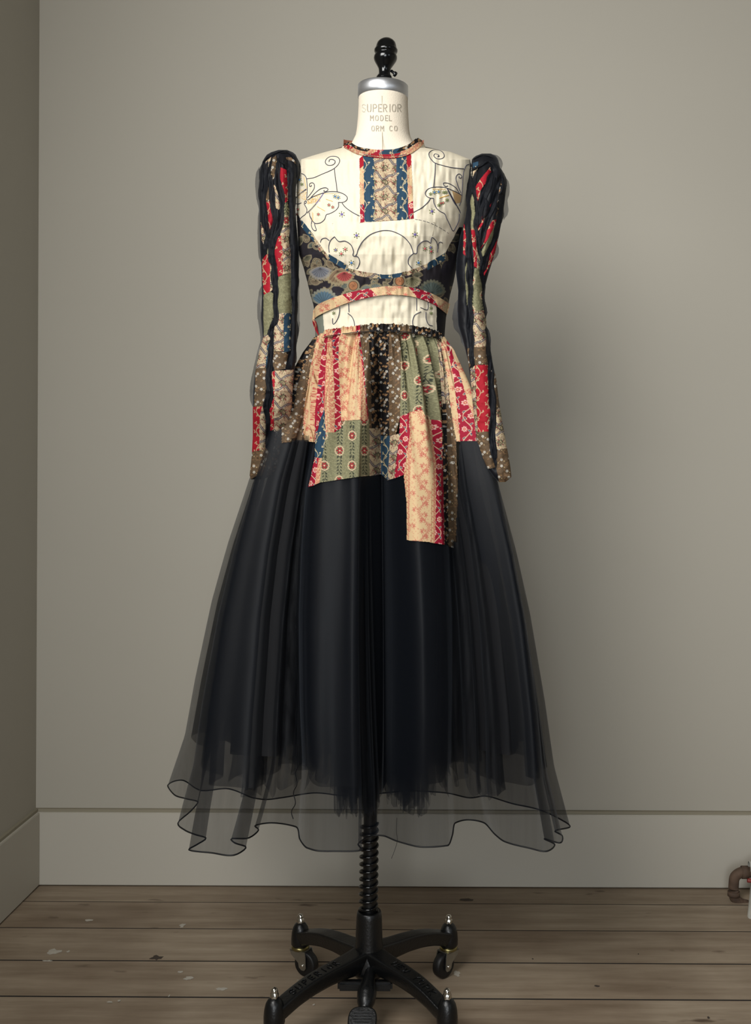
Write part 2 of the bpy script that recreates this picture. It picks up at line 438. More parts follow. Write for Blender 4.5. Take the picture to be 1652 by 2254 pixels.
def t_branch(bgc):
    t = Tile(26, 44, bgc); c = (226, 206, 160)
    t.line([(13 + 5 * math.sin(2 * math.pi * y / 44), y) for y in range(0, 45, 2)], 1.1, c)
    for k in range(5):
        y = 4 + k * 9; x = 13 + 5 * math.sin(2 * math.pi * y / 44); sg = 1 if k % 2 else -1
        t.line([(x, y), (x + sg * 4, y - 3), (x + sg * 7, y - 7)], .9, c)
        for q in range(3): t.blob(x + sg * (5 + R.uniform(-2, 3)), y - 5 + R.uniform(-3, 3), 1.4, 1.0, R.uniform(0, 3), c)
    return t
def flower(t, x, y, r, col, cc):
    for k in range(5):
        a = k / 5 * 6.283 + .3; t.blob(x + r * .62 * math.cos(a), y + r * .62 * math.sin(a), r * .45, r * .36, a, col)
    t.blob(x, y, r * .26, r * .26, 0, cc)
def t_brown(dark=False):
    W, H = (46, 62)
    t = Tile(W, H, (24, 21, 22) if dark else (104, 84, 62)); lf = (168, 128, 88) if dark else (150, 118, 84); ol = (44, 34, 28)
    for k in range(34 if not dark else 22):
        x, y, a = R.uniform(0, W), R.uniform(0, H), R.uniform(0, 6.28); L = R.uniform(2.4, 3.8)
        for q in (-.7, 0, .7):
            xx, yy = x + L * math.cos(a + q), y + L * math.sin(a + q)
            if not dark: t.blob(xx, yy, L, L * .5, a + q, ol)
            t.blob(xx, yy, L * .84, L * .34, a + q, lf)
    if not dark: t.mottle(.35, .8, (78, 60, 44))
    pts = []
    while len(pts) < 9:
        p = (R.uniform(0, W), R.uniform(0, H))
        if all(min(abs(p[0] - q[0]), W - abs(p[0] - q[0])) ** 2 + min(abs(p[1] - q[1]), H - abs(p[1] - q[1])) ** 2 > 130 for q in pts): pts.append(p)
    for i_, (x, y) in enumerate(pts):
        flower(t, x, y, 3.0, (206, 202, 190), (120, 90, 50)); flower(t, x + 6, y + 3, 1.5, (190, 168, 124), (150, 60, 40))
        if i_ % 5 == 0: flower(t, x - 4, y + 5, 2.5, (206, 202, 190), (120, 90, 50))
    return t
def t_green(motif=True):
    t = Tile(58, 66, (136, 132, 100))
    t.mottle(.55, 1.3, (170, 168, 128)); t.mottle(.45, 2.3, (108, 106, 80))
    if motif:
        for cx, oy in ((14, 0), (43, 33)):
            t.line([(cx + 3 * math.sin(2 * math.pi * y / 33), y) for y in range(0, 67, 2)], 1.1, (42, 44, 36))
            for y in range(0, 66, 7):
                for q in (-1, 1): t.blob(cx + q * 3.5, y + 2, 2.7, 1.2, q * .8, (50, 54, 42))
            y = 20 + oy
            for k in range(13):
                a = k / 13 * 6.283; t.blob(cx + 8.5 * math.cos(a), y + 10 * math.sin(a), 2.8, 1.1, a + 1.2, (222, 196, 160))
            for k in range(6):
                a = k / 6 * 6.283; t.blob(cx + 3.8 * math.cos(a), y + 5 * math.sin(a), 3.4, 1.7, a, (160, 40, 46))
            t.blob(cx, y, 1.8, 1.8, 0, (230, 190, 160))
    return t
def t_paisley():
    t = Tile(52, 64, (212, 190, 154)); mar, sl, ol = (140, 58, 62), (70, 64, 82), (132, 124, 92)
    for k in range(150):
        x, y, a = R.uniform(0, 52), R.uniform(0, 64), R.uniform(0, 6.28); c = R.choice([mar, mar, (104, 92, 76), (150, 110, 80)])
        t.line([(x, y), (x + 2.2 * math.cos(a), y + 2.2 * math.sin(a)), (x + 3 * math.cos(a + .8), y + 3 * math.sin(a + .8))], .8, c)
    for (x0, y0, fl) in ((0, 12, 1), (0, 44, -1)):
        pts = [(x, y0 + 7 * math.sin(2 * math.pi * x / 52) * fl + 3 * math.sin(4 * math.pi * x / 52)) for x in range(0, 53, 2)]
        t.line(pts, 4.6, sl); t.line(pts, 3.2, (96, 90, 104)); t.line(pts, 1.0, (196, 180, 152))
    for (x, y, a) in ((13, 27, .5), (38, 28, 2.6), (12, 60, 2.4), (39, 61, .7)):
        for q in range(10):
            b = q / 10 * 6.283; t.blob(x + 8.5 * math.cos(b), y + 6.5 * math.sin(b), 2.2, 1.1, b, mar if q % 2 else ol)
        t.blob(x, y, 7.6, 5.4, a, (48, 44, 44)); t.blob(x, y, 6.4, 4.2, a, ol); t.blob(x + 1.5, y, 3.8, 2.6, a, (190, 170, 130))
        t.line(spiral(x, y, 3.4, 1.4, a), .9, (58, 44, 50)); t.blob(x - 4, y + 3, 2.2, 1.3, a + 1, mar)
    for k in range(26): t.blob(R.uniform(0, 52), R.uniform(0, 64), 1.3, .8, R.uniform(0, 3), (226, 208, 172))
    return t
def t_bfloral():   # one large-scale floral length, drawn once over the whole panel (origin 650, 480)
    t = Tile(380, 250, (44, 40, 45), 2)
    tan, ol = (158, 144, 116), (38, 33, 33)
    def leaf(x, y, r, a, col, rim=tan):
        for q in np.linspace(-1.25, 1.25, 11):
            t.blob(x + r * .5 * math.cos(a + q), y + r * .5 * math.sin(a + q), r * .62, r * .2, a + q, rim)
        for q in np.linspace(-1.1, 1.1, 9):
            t.blob(x + r * .42 * math.cos(a + q), y + r * .42 * math.sin(a + q), r * .48, r * .16, a + q, col)
        for q in np.linspace(-1.05, 1.05, 8):
            t.line([(x, y), (x + r * .85 * math.cos(a + q), y + r * .85 * math.sin(a + q))], .8, tuple(int(c * .55) for c in col))
    P_ = lambda x, y: (x - 650, y - 480)
    # dense tan scrolls on the left and along the top of the panel, sparser on the right
    for k in range(46):
        x = R.uniform(655, 775); y = R.uniform(500, 660)
        leaf(*P_(x, y), R.uniform(8, 15), R.uniform(0, 6.28), R.choice([(136, 124, 98), (124, 120, 98), (150, 132, 108), (116, 122, 112), (142, 128, 110)]))
        if k % 2: sp = spiral(*P_(x + 8, y - 5), R.uniform(8, 14), 1.0, R.uniform(0, 6)); t.line(sp, 4.4, tan); t.line(sp, .9, ol)
    for k in range(16):
        x = R.uniform(775, 930); y = R.uniform(604, 650); leaf(*P_(x, y), R.uniform(8, 13), R.uniform(0, 6.28), R.choice([(136, 124, 98), (124, 120, 98), (130, 134, 120)]))
    for k in range(15):
        x = R.uniform(930, 1005); y = R.uniform(520, 680); leaf(*P_(x, y), R.uniform(9, 15), R.uniform(0, 6.28), R.choice([(110, 100, 82), (92, 90, 78), (120, 106, 88)]), (134, 122, 98))
    for x, y, w, h in ((741, 655, 34, 22), (722, 622, 12, 20), (745, 640, 26, 14), (915, 640, 22, 20), (690, 560, 6, 12), (980, 590, 14, 26), (945, 585, 20, 14)):
        t.blob(*P_(x, y), w / 1.6, h / 1.6, .3, (46, 42, 50))
    for (x, y, r, a, c, rim) in ((712, 668, 30, -1.5, (98, 124, 140), (150, 150, 134)), (742, 596, 30, 1.2, (140, 116, 92), (164, 150, 118)), (757, 600, 22, 1.5, (186, 84, 82), (170, 150, 116)),
                            (701, 545, 9, 0, (186, 100, 92), tan), (704, 590, 24, 1.5, (126, 128, 136), (156, 150, 140)), (950, 646, 28, -1.4, (92, 104, 98), (118, 118, 100)), (906, 612, 20, 1.5, (132, 126, 96), (156, 146, 116)),
                            (970, 530, 20, 2.4, (126, 112, 92), (140, 126, 102)), (826, 640, 17, -1.57, (126, 134, 124), (150, 138, 108)), (850, 640, 13, -1.57, (126, 134, 124), (150, 138, 108)), (806, 640, 13, -1.9, (126, 134, 124), (150, 138, 108)),
                            (769, 655, 18, -2.2, (132, 128, 98), (164, 150, 118))):
        leaf(*P_(x, y), r, a, c, rim)
    for x, y in ((777, 629), (879, 619)):
        t.blob(*P_(x, y), 14, 14, 0, tan); t.blob(*P_(x, y), 10.5, 10.5, 0, ol); t.blob(*P_(x, y), 9.4, 9.4, 0, (178, 122, 84))
        for q in range(4): t.line(spiral(*P_(x, y), 3 + 1.6 * q, .4, q * 1.6), .7, (124, 78, 54))
    return t
def t_linen():
    t = Tile(60, 60, (224, 214, 190)); t.mottle(.16, 1.1, (206, 194, 166)); t.mottle(.12, 3.1, (234, 226, 206)); return t
T = dict(vine=t_vine(), border=t_border(), red=t_red(), blue=t_branch((42, 72, 94)), redb=t_branch((192, 26, 46)),
         brown=t_brown(), dark=t_brown(True), green=t_green(), greenp=t_green(False), paisley=t_paisley(),
         bfloral=t_bfloral(), linen=t_linen(), grey=Tile(8, 8, (112, 116, 104)), peach=Tile(8, 8, (206, 150, 116)), black=Tile(8, 8, (22, 22, 26)))
for _n, _t in T.items():
    if _n not in ('linen', 'grey'): _t.a *= .60 if _n == 'redb' else .74
FAB_LABEL = dict(vine='cream cotton printed with coral scrolling vines', border='cream border strip with dense coral squiggles', red='crimson strip printed with cream flowers and blue leaves',
                 blue='teal blue cotton with cream twigs', redb='bright red cotton with cream twigs', brown='brown cotton with tiny white flowers', dark='black cotton with tan leaves and white flowers',
                 green='mottled olive green cotton with red flowers', greenp='mottled olive green cotton', paisley='cream paisley cotton with slate bands', bfloral='charcoal cotton with large tan leaves and flowers',
                 linen='natural linen', grey='grey green cloth', peach='peach cloth', black='black cloth')
def recol(cols, px, py, fab, du=0, dv=0, m=None):
    if m is None: return T[fab].s_(px + du, py + dv)
    cols[m] = T[fab].s_(px[m] + du, py[m] + dv); return cols

def components(ids):
    """4-connected pieces of equal id, found over row runs; slivers join the piece on their left"""
    for _pass in range(2):
        h, w = ids.shape; par = []; lab = np.zeros((h, w), int)
        def find(a):
            while par[a] != a: par[a] = par[par[a]]; a = par[a]
            return a
        prev = []
        for r in range(h):
            c = np.flatnonzero(np.diff(ids[r])) + 1; st = np.r_[0, c]; en = np.r_[c, w]; cur = []
            for a, b in zip(st, en):
                n = len(par); par.append(n); lab[r, a:b] = n; cur.append((a, b, n, ids[r, a]))
            i = 0
            for a, b, n, v in cur:
                for a2, b2, n2, v2 in prev:
                    if v2 == v and a < b2 and a2 < b: par[find(n)] = find(n2)
            prev = cur
        root = np.array([find(i) for i in range(len(par))]); lab = root[lab]
        if _pass: return lab
        L, first, cnt = np.unique(lab.ravel(), return_index=True, return_counts=True)
        flat = ids.ravel()
        for l, f, c in zip(L, first, cnt):
            if c < 260 and flat[f] >= 0:
                r, cc = divmod(f, w); nb = ids[r, cc - 1] if cc > 0 else ids[max(r - 1, 0), cc]
                if nb >= 0: ids[lab == l] = nb
def lab_list(lab, ids):
    L, first = np.unique(lab.ravel(), return_index=True)
    return [(l, int(ids.ravel()[f])) for l, f in zip(L, first) if ids.ravel()[f] >= 0]
def split_patches(P, px, py, u, v, defs, parent, base_name=None, lift=None, names='patch'):
    """P grid of points, px/py their place, u/v print coordinates; defs = list of (poly, fabric[, name[, du, dv]]); later wins"""
    fx = (px[:-1, :-1] + px[1:, 1:]) / 2; fy = (py[:-1, :-1] + py[1:, 1:]) / 2
    wob = (vnoise(fx, fy, 4) - .5) * 1.2
    ids = np.full(fx.shape, -1)
    for k, d in enumerate(defs): ids[inpoly(fx + wob, fy, d[0])] = k
    out = []
    lab = components(ids)
    for k, d, sel in [(k, defs[k], lab == L) for L, k in lab_list(lab, ids)]:
        if d[1] is None: continue
        fab = d[1]; nm = d[2] if len(d) > 2 and d[2] else names
        du, dv = (d[3], d[4]) if len(d) > 3 else (k * 7.3, k * 13.7)
        Fc = grid_faces(P.shape[0], P.shape[1])[sel.ravel()]
        used, inv = np.unique(Fc, return_inverse=True)
        c = T[fab].s_(u.ravel()[used] + du, v.ravel()[used] + dv)
        o = mesh_obj(nm, P.reshape(-1, 3)[used], inv.reshape(-1, 4), M_print, parent, c)
        if nm == names: o['label'] = FAB_LABEL[fab]
        out.append(o)
    return ids, out

# ------------------------------------------------------------------ the skirt surface
ZW = CAMH + 285 * DC / F; HEMZ = 0.386; KH = 1572.0
HEM = [(368, 1731, 0), (384, 1753, .015), (411, 1761, .03), (436, 1768, .04), (420, 1788, .047), (393, 1813, .055), (408, 1829, .065), (433, 1839, .075), (458, 1847, .085),
       (440, 1860, .092), (421, 1872, .10), (466, 1879, .12), (511, 1885, .14), (535, 1868, .15), (508, 1859, .158), (500, 1850, .164), (533, 1850, .172), (556, 1833, .182),
       (550, 1822, .195), (592, 1815, .212), (650, 1822, .236), (660, 1848, .25), (677, 1866, .27), (729, 1873, .35), (797, 1870, .44), (788, 1858, .455), (812, 1846, .475),
       (840, 1851, .505), (886, 1857, .56), (933, 1861, .62), (983, 1859, .685), (993, 1838, .703), (1000, 1811, .72), (1031, 1805, .75), (1072, 1813, .785), (1101, 1840, .815),
       (1119, 1854, .835), (1165, 1866, .875), (1198, 1872, .905), (1217, 1857, .925), (1196, 1845, .937), (1233, 1854, .95), (1238, 1838, .962), (1222, 1828, .97), (1255, 1819, .985), (1241, 1806, 1.0),
       (1190, 1782, 1.05), (1130, 1768, 1.12), (1073, 1752, 1.2), (1032, 1755, 1.28), (978, 1744, 1.36), (900, 1741, 1.45), (835, 1746, 1.52), (760, 1752, 1.6), (690, 1746, 1.68),
       (619, 1757, 1.75), (585, 1761, 1.8), (556, 1758, 1.84), (500, 1738, 1.89), (440, 1742, 1.93), (400, 1720, 1.965)]
hp = np.array(HEM, float)
hY = KH / (hp[:, 1] - CY); hX = unp(hp[:, 0], hp[:, 1], hY)[0]
# non-uniform periodic catmull-rom in u
def hem_xy(u):
    u = np.mod(u, 2.0)
    U = np.concatenate([hp[-3:, 2] - 2, hp[:, 2], hp[:3, 2] + 2]); XX = np.concatenate([hX[-3:], hX, hX[:3]]); YY = np.concatenate([hY[-3:], hY, hY[:3]])
    i = np.clip(np.searchsorted(U, u, side='right') - 1, 1, len(U) - 3)
    out = []
    for A in (XX, YY):
        h = U[i + 1] - U[i]; t = (u - U[i]) / h
        m0 = (A[i + 1] - A[i - 1]) / (U[i + 1] - U[i - 1]) * h; m1 = (A[i + 2] - A[i]) / (U[i + 2] - U[i]) * h
        d = A[i + 1] - A[i]; lim = 1.6 * np.abs(d) + .004
        m0 = np.clip(m0, -lim, lim); m1 = np.clip(m1, -lim, lim)
        out.append((2 * t ** 3 - 3 * t ** 2 + 1) * A[i] + (t ** 3 - 2 * t ** 2 + t) * m0 + (-2 * t ** 3 + 3 * t ** 2) * A[i + 1] + (t ** 3 - t ** 2) * m1)
    return out
WT = [(0, 0), (.03, .065), (.08, .14), (.18, .27), (.3, .43), (.44, .57), (.57, .68), (.75, .80), (.88, .875), (1, 1)]
FO_U = [0, .05, .10, .15, .19, .24, .30, .36, .43, .47, .505, .54, .60, .66, .72, .77, .81, .85, .91, .95, 1.0]
FO_D = [0, 6, 24, -10, -36, 4, 26, 14, 22, -8, -74, -20, 30, 22, 12, -12, -34, -8, 22, 2, 0]
fo_tab_u = np.linspace(0, 1, 400); _f = np.interp(fo_tab_u, FO_U, FO_D)
_k = np.hanning(23); _k /= _k.sum(); _f = np.convolve(np.pad(_f, 11, mode='edge'), _k, 'valid')
def skirt(u, t, inset=0.0, scale=1.0, fold=1.0, zh=HEMZ, gather=1.0, zoff=0.0):
    u = np.asarray(u, float); t = np.asarray(t, float)
    cu, su = np.cos(np.pi * u), np.sin(np.pi * u); front = su > 0
    xw = (835.5 - CX) * DC / F
    Wx = xw - .1235 * cu; Wy = DC - np.where(front, .092, .10) * su
    ex = -.202 - .413 * cu * scale + .06 * np.clip(su, 0, 1)
    ey = 2.243 + (1.99 - 2.243) * (1 - cu) / 2 - np.where(front, .235, .05) * su * scale
    hx, hy = hem_xy(u)
    w = np.interp(t, [a for a, _ in WT], [b for _, b in WT]) * (1 if scale == 1 else scale ** .5)
    g = np.clip(t, 0, 1) ** 1.0 * fold
    X = Wx + (ex - Wx) * w + (hx - (-.202 - .413 * cu + .06 * np.clip(su, 0, 1))) * g
    Y = Wy + (ey - Wy) * w + (hy - (2.243 + (1.99 - 2.243) * (1 - cu) / 2 - np.where(front, .235, .05) * su)) * g
    # soft folds between waist and hem, fine gathers under the waist seam
    fd = np.interp(np.mod(u, 2), fo_tab_u, _f, right=0) * .001
    h = np.clip(t / .16, 0, 1); h = h * h * (3 - 2 * h) * (.75 + .55 * np.clip(t / .6, 0, 1)) * (1 - .7 * np.clip((t - .7) / .3, 0, 1) ** 2)
    d = fd * h * (.3 + .7 * fold)
    ga = gather * .0058 * np.exp(-t / .075) * (np.sin(u * 150 + 3 * np.sin(u * 21)) + .6 * np.sin(u * 271 + 1)) * np.clip(t * 40, .25, 1)
    ga2 = gather * .0095 * np.exp(-((t - .12) / .14) ** 2) * (np.sin(u * 62 + 2 * np.sin(u * 9)) + .5 * np.sin(u * 97))
    ga3 = .0035 * np.exp(-((t - .5) / .35) ** 2) * (np.sin(u * 44 + 1.5 * np.sin(u * 13 + t * 2)) )
    d = d + ga + ga2 + ga3 - inset * (.3 + .7 * np.clip(t / .3, 0, 1))
    X = X - cu * d * .8; Y = Y - np.sign(su + 1e-9) * np.maximum(np.abs(su), .0) * d
    Z = ZW + zoff + (zh - ZW - zoff) * t
    Z = Z - .006 * np.sin(u * 90) * 0
    return np.stack([X, Y, Z + 0 * X], -1)

# ------------------------------------------------------------------ the dress
dress = empty('dress', (float(unp(835, 735, DC)[0]), DC, HEMZ))
tag(dress, 'long-sleeved patchwork dress with cream embroidered bodice and sheer black skirt, on the dress form', 'dress')
DI = Matrix.Translation(dress.location).inverted()
_children = []
class _P:  # parent at identity offset: keep world coordinates
    pass
def adopt(o, parent=dress):
    o.parent = parent; o.matrix_parent_inverse = parent.matrix_world.inverted() if parent.type != 'EMPTY' else Matrix.Translation(parent.location).inverted()
    return o

# outer organza
nu, ntt = 900, 110
uu, tt = np.meshgrid(np.linspace(0, 2, nu, endpoint=False), np.concatenate([np.linspace(0, .2, 45, endpoint=False), np.linspace(.2, 1, 65)]))
P = skirt(uu, tt, inset=.002)
UNDER = [[(636, 700), (1046, 700), (1053, 964), (1012, 964), (1003, 1196), (901, 1180), (891, 1036), (850, 1050), (830, 1032), (688, 1058), (700, 990), (690, 964), (640, 964), (628, 880)]]
def cut_grid(name, P, mat, U=None, closed=True):   # the sheer cloth starts at the lower edge of the printed patches
    n, m = P.shape[:2]; Fc = grid_faces(n, m, closed); c = P.reshape(-1, 3)[Fc].mean(1); qx, qy = proj(c)
    keep = ~(inpoly(qx, qy, UNDER[0]) & (c[:, 1] < DC + .02))
    return mesh_obj(name, P.reshape(-1, 3), Fc[keep], mat)
sk = adopt(cut_grid('organza_skirt', P, M_org))
sk['label'] = 'sheer black organza overskirt with rolled hem'
hem = adopt(tubes_obj('hem', [(np.vstack([P[-1], P[-1][:1]]), .0014)], M_cord, None, 6), sk)
# lining and tulle
tz = lambda z: (ZW - z) / (ZW - HEMZ)
uu, tt = np.meshgrid(np.linspace(0, 2, 700, endpoint=False), np.linspace(0, tz(.495), 70))
P = skirt(uu, tt, inset=.010, scale=.985)
lining = adopt(cut_grid('lining', P, M_lin))
P = skirt(uu, tt * tz(.545) / tz(.495), inset=.032, scale=.95)
adopt(cut_grid('lining', P, M_lin2))
def tulle(u0, u1, n, inset, scale, zl, zs, seed, f1):
    r_ = np.random.default_rng(seed)
    U = np.linspace(u0, u1, n)
    rag = np.interp(U, np.linspace(u0, u1, 22), r_.random(22)) * .5 + np.interp(U, np.linspace(u0, u1, 150), r_.random(150) ** 1.5) * .5
    zh = zl + zs * rag
    uu, k = np.meshgrid(U, np.linspace(0, 1, 40)); ph = r_.random(3) * 6
    P = skirt(uu, k * tz(zh)[None], inset=inset + .02, scale=scale + .06, fold=1.0)
    amp = .004 + .010 * k
    P[..., 1] += amp * (np.sin(uu * f1 + ph[0] + 2 * np.sin(uu * 17)) + .6 * np.sin(uu * f1 * 2.3 + ph[1]))
    P[..., 0] += amp * .6 * np.sin(uu * f1 * 1.6 + ph[2])
    P[..., 2] = ZW + (zh[None] - ZW) * k
    return adopt(cut_grid('tulle_layer', P, M_tulle, closed=False))
tulle(.20, .80, 900, .02, .84, .402, .095, 1, 170)
tulle(.24, .66, 900, .03, .80, .408, .10, 2, 260)
tulle(.05, .95, 900, .035, .86, .455, .06, 3, 210)
tulle(1.1, 1.9, 400, .01, .84, .450, .04, 4, 150)
# side seam down the left front with its puckered lower half, and a loose thread
def seam_pts(u, t0, t1, n, amp=0.0):
    t = np.linspace(t0, t1, n); p = skirt(np.full(n, u) + amp * np.sin(t * 160) * np.clip((t - .5) * 3, 0, 1), t, inset=-.0008)
    return p
adopt(tubes_obj('side_seam', [(seam_pts(.232, .35, .985, 320, .0018), .0009)], M_cord, None, 5), sk)
y_ = float(P[0, 0, 1])
th = catmull(unpv([873, 872, 874, 868, 861], [1800, 1830, 1850, 1872, 1890], 1.87), 8)
adopt(tubes_obj('loose_thread', [(th, .0004)], M_cord, None, 4), sk)

# printed patches over the top of the skirt
t_of = lambda py: (ZW - (CAMH - (py - CY) * 1.95 / F)) / (ZW - HEMZ)
kk = np.linspace(0, 1, 760)
U1 = .5 * kk + .5 * np.arccos(1 - 2 * kk) / np.pi
uu, tt = np.meshgrid(U1, np.linspace(0.0, t_of(1240), 640))
P = skirt(uu, tt, inset=-.0006)
px, py = proj(P)
P0 = skirt(uu, tt, gather=0); pu, pv = proj(P0)
C7 = lambda pts: [(640 + x / 3.933, 700 + y / 3.933) for x, y in pts]
Wd = -700
SD = [
 (C7([(-80, 60), (1800, 60), (1800, 500), (-80, 500)]), 'brown'),
 (C7([(-80, 110), (240, 110), (228, 180), (170, 400), (110, 800), (105, 1066), (20, 1072), (-80, 1080)]), 'brown'),
 (C7([(-80, 110), (225, 110), (222, 180), (120, 400), (60, 560), (20, 800), (-80, 900)]), 'dark'),
 (C7([(240, 60), (268, 110), (262, 180), (205, 400), (165, 800), (165, 1070), (108, 1066), (110, 800), (172, 400), (225, 180)]), 'vine'),
 (C7([(268, 60), (290, 110), (290, 180), (252, 400), (208, 800), (205, 1075), (165, 1070), (165, 800), (205, 400), (262, 180)]), 'border'),
 (C7([(290, 60), (315, 110), (318, 180), (300, 400), (290, 790), (245, 900), (210, 1076), (205, 1075), (208, 800), (252, 400), (290, 180)]), 'red'),
 (C7([(315, 60), (355, 110), (352, 180), (365, 400), (382, 800), (375, 990), (300, 1000), (288, 780), (300, 400), (318, 180)]), 'border'),
 (C7([(355, 60), (420, 110), (415, 180), (412, 400), (432, 800), (436, 950), (375, 990), (382, 800), (365, 400), (352, 180)]), 'red'),
 (C7([(420, 60), (535, 110), (545, 180), (575, 400), (610, 880), (436, 890), (432, 800), (412, 400), (415, 180)]), 'vine'),
 (C7([(535, 60), (575, 110), (585, 180), (615, 400), (665, 885), (610, 885), (575, 400), (545, 180)]), 'border'),
 (C7([(575, 60), (590, 110), (600, 180), (628, 400), (676, 885), (664, 885), (615, 400), (585, 180)]), 'red'),
 (C7([(590, 60), (670, 110), (672, 180), (690, 400), (695, 700), (702, 955), (672, 955), (672, 885), (628, 400), (600, 180)]), 'brown'),
 (C7([(670, 60), (745, 110), (750, 180), (756, 400), (762, 800), (775, 1020), (700, 1020), (695, 700), (690, 400), (672, 180)]), 'dark'),
 (C7([(745, 60), (850, 110), (845, 300), (850, 700), (850, 1030), (775, 1030), (762, 800), (756, 400)]), 'dark'),
 (C7([(850, 60), (955, 110), (952, 400), (944, 820), (944, 860), (900, 1040), (850, 1040), (845, 300)]), 'brown'),
 (C7([(955, 60), (1080, 60), (1060, 160), (1115, 400), (1140, 800), (1030, 812), (944, 860), (952, 400)]), 'green'),
 (C7([(1080, 60), (1270, 60), (1268, 180), (1285, 400), (1305, 885), (1170, 885), (1140, 800), (1115, 400), (1060, 160)]), 'green'),
 (C7([(1240, 60), (1290, 110), (1300, 250), (1350, 500), (1375, 800), (1310, 800), (1285, 400), (1262, 180)]), 'paisley'),
 (C7([(1312, 740), (1345, 740), (1350, 1060), (1360, 1400), (1362, 1970), (1330, 1960), (1318, 1400), (1308, 1060)]), 'dark'),
 (C7([(1345, 740), (1380, 740), (1428, 1066), (1442, 1400), (1458, 2010), (1362, 1975), (1360, 1400), (1350, 1060)]), 'brown'),
 (C7([(1290, 60), (1345, 60), (1350, 260), (1405, 500), (1440, 800), (1465, 1070), (1430, 1068), (1385, 800), (1350, 500), (1300, 250)]), 'vine'),
 (C7([(1345, 60), (1500, 60), (1510, 380), (1700, 700), (1700, 1110), (1610, 1066), (1465, 1066), (1440, 800), (1405, 500), (1350, 260)]), 'red'),
 (C7([(1400, 60), (1800, 60), (1700, 760), (1600, 900), (1540, 760), (1470, 520), (1395, 300)]), 'vine'),
 (C7([(290, 990), (380, 990), (435, 950), (440, 892), (676, 880), (680, 1000), (680, 1366), (600, 1372), (245, 1425), (262, 1215), (296, 1070)]), 'green'),
 (C7([(290, 780), (300, 1000), (292, 1100), (265, 1212), (205, 1205), (210, 1076), (248, 900)]), 'blue'),
 (C7([(205, 1205), (242, 1212), (225, 1300), (205, 1448), (150, 1463), (175, 1350)]), 'red'),
 (C7([(242, 1212), (268, 1212), (262, 1320), (248, 1425), (205, 1445), (225, 1300)]), 'border'),
 (C7([(676, 955), (775, 955), (778, 1100), (780, 1353), (680, 1368), (680, 1000)]), 'paisley'),
 (C7([(775, 1020), (856, 1020), (850, 1200), (838, 1405), (790, 1360), (780, 1353), (778, 1100)]), 'blue'),
 (C7([(856, 1020), (938, 1000), (915, 1200), (890, 1388), (836, 1405), (850, 1200)]), 'paisley'),
 (C7([(944, 850), (1030, 820), (1030, 1000), (1000, 1200), (980, 1320), (970, 1360), (890, 1390), (918, 1200), (938, 1000)]), 'red'),
 (C7([(1020, 815), (1042, 810), (1045, 1100), (1030, 1400), (1030, 1600), (1020, 1925), (1002, 1920), (1000, 1600), (975, 1350), (1000, 1200), (1030, 1000)]), 'border'),
 (C7([(1042, 812), (1140, 798), (1180, 885), (1205, 1060), (1235, 1240), (1215, 1500), (1205, 1940), (1020, 1925), (1030, 1400), (1045, 1100)]), 'vine'),
 (C7([(1180, 880), (1212, 880), (1232, 1100), (1258, 1250), (1255, 1600), (1245, 1950), (1205, 1942), (1215, 1500), (1235, 1240), (1205, 1060)]), 'border'),
 (C7([(1212, 880), (1308, 885), (1308, 1060), (1318, 1400), (1330, 1962), (1245, 1950), (1255, 1600), (1258, 1250), (1232, 1100)]), 'red'),
]
def under(o): adopt(o); return o
ids, objs = split_patches(P, px, py, pu, pv, SD, None, names='skirt_patch')
for o in objs: adopt(o)

# ---- bodice
BROW = [(316, 757, 933, 58), (325, 752, 936, 64), (334, 717, 990, 72), (343, 686, 1014, 78), (351, 662, 1034, 82), (370, 655, 1037, 90), (400, 653, 1035, 100), (440, 653, 1030, 112), (480, 653, 1024, 124),
        (520, 655, 1016, 128), (560, 658, 1009, 122), (590, 668, 1004, 112), (620, 676, 998, 102), (650, 683, 990, 94), (673, 690, 986, 88), (700, 692, 981, 84), (750, 694, 977, 84)]
def bod_c(py): return (interp(py, BROW, 1) + interp(py, BROW, 2)) / 2
def bod_h(py): return (interp(py, BROW, 2) - interp(py, BROW, 1)) / 2
def bodY(px, py, back=False):
    s = np.clip((px - bod_c(py)) / bod_h(py), -1, 1)
    b = interp(py, BROW, 3) / 1000
    prof = (1 - np.abs(s) ** 2.2) ** .55
    # bust: fuller either side of the centre
    bust = .012 * np.exp(-((py - 505) / 55) ** 2) * (np.exp(-((s - .45) / .3) ** 2) + np.exp(-((s + .45) / .3) ** 2))
    Y = DC - b * prof - bust
    if back: return DC + b * .8 * prof
    w = .0016 * (vnoise(px, py * .25, 7) - .5) * 2 + .0012 * (vnoise(px + 40, py, 14) - .5) * 2
    # vertical creases in the midriff, diagonal drag lines near the right armhole
    mid = np.exp(-((py - 690) / 34) ** 2); w = w + .0045 * mid * (vnoise(px, py * .12, 13) - .5) * 2
    low = np.exp(-((py - 570) / 35) ** 2) * np.exp(-((px - 850) / 60) ** 2); w = w + .004 * low * (vnoise(px + 9, py * .15, 11) - .5) * 2
    dr = np.exp(-((px - 955) / 35) ** 2) * np.exp(-((py - 400) / 50) ** 2); w = w + .003 * dr * (vnoise(px + py * .25, py * .1, 9) - .5) * 2
    return Y + w
q = np.linspace(0, 1, 470); s_ = np.sin((q - .5) * np.pi) * .35 + (2 * q - 1) * .65
pyg, ss = np.meshgrid(np.linspace(316, 742, 540), s_, indexing='ij')
pxg = bod_c(pyg) + bod_h(pyg) * ss
P = unpv(pxg, pyg, bodY(pxg, pyg))
c1 = lambda pts: [(620 + x / 3.591, 60 + y / 3.591) for x, y in pts]
c2 = lambda pts: [(620 + x / 3.591, 450 + y / 3.591) for x, y in pts]
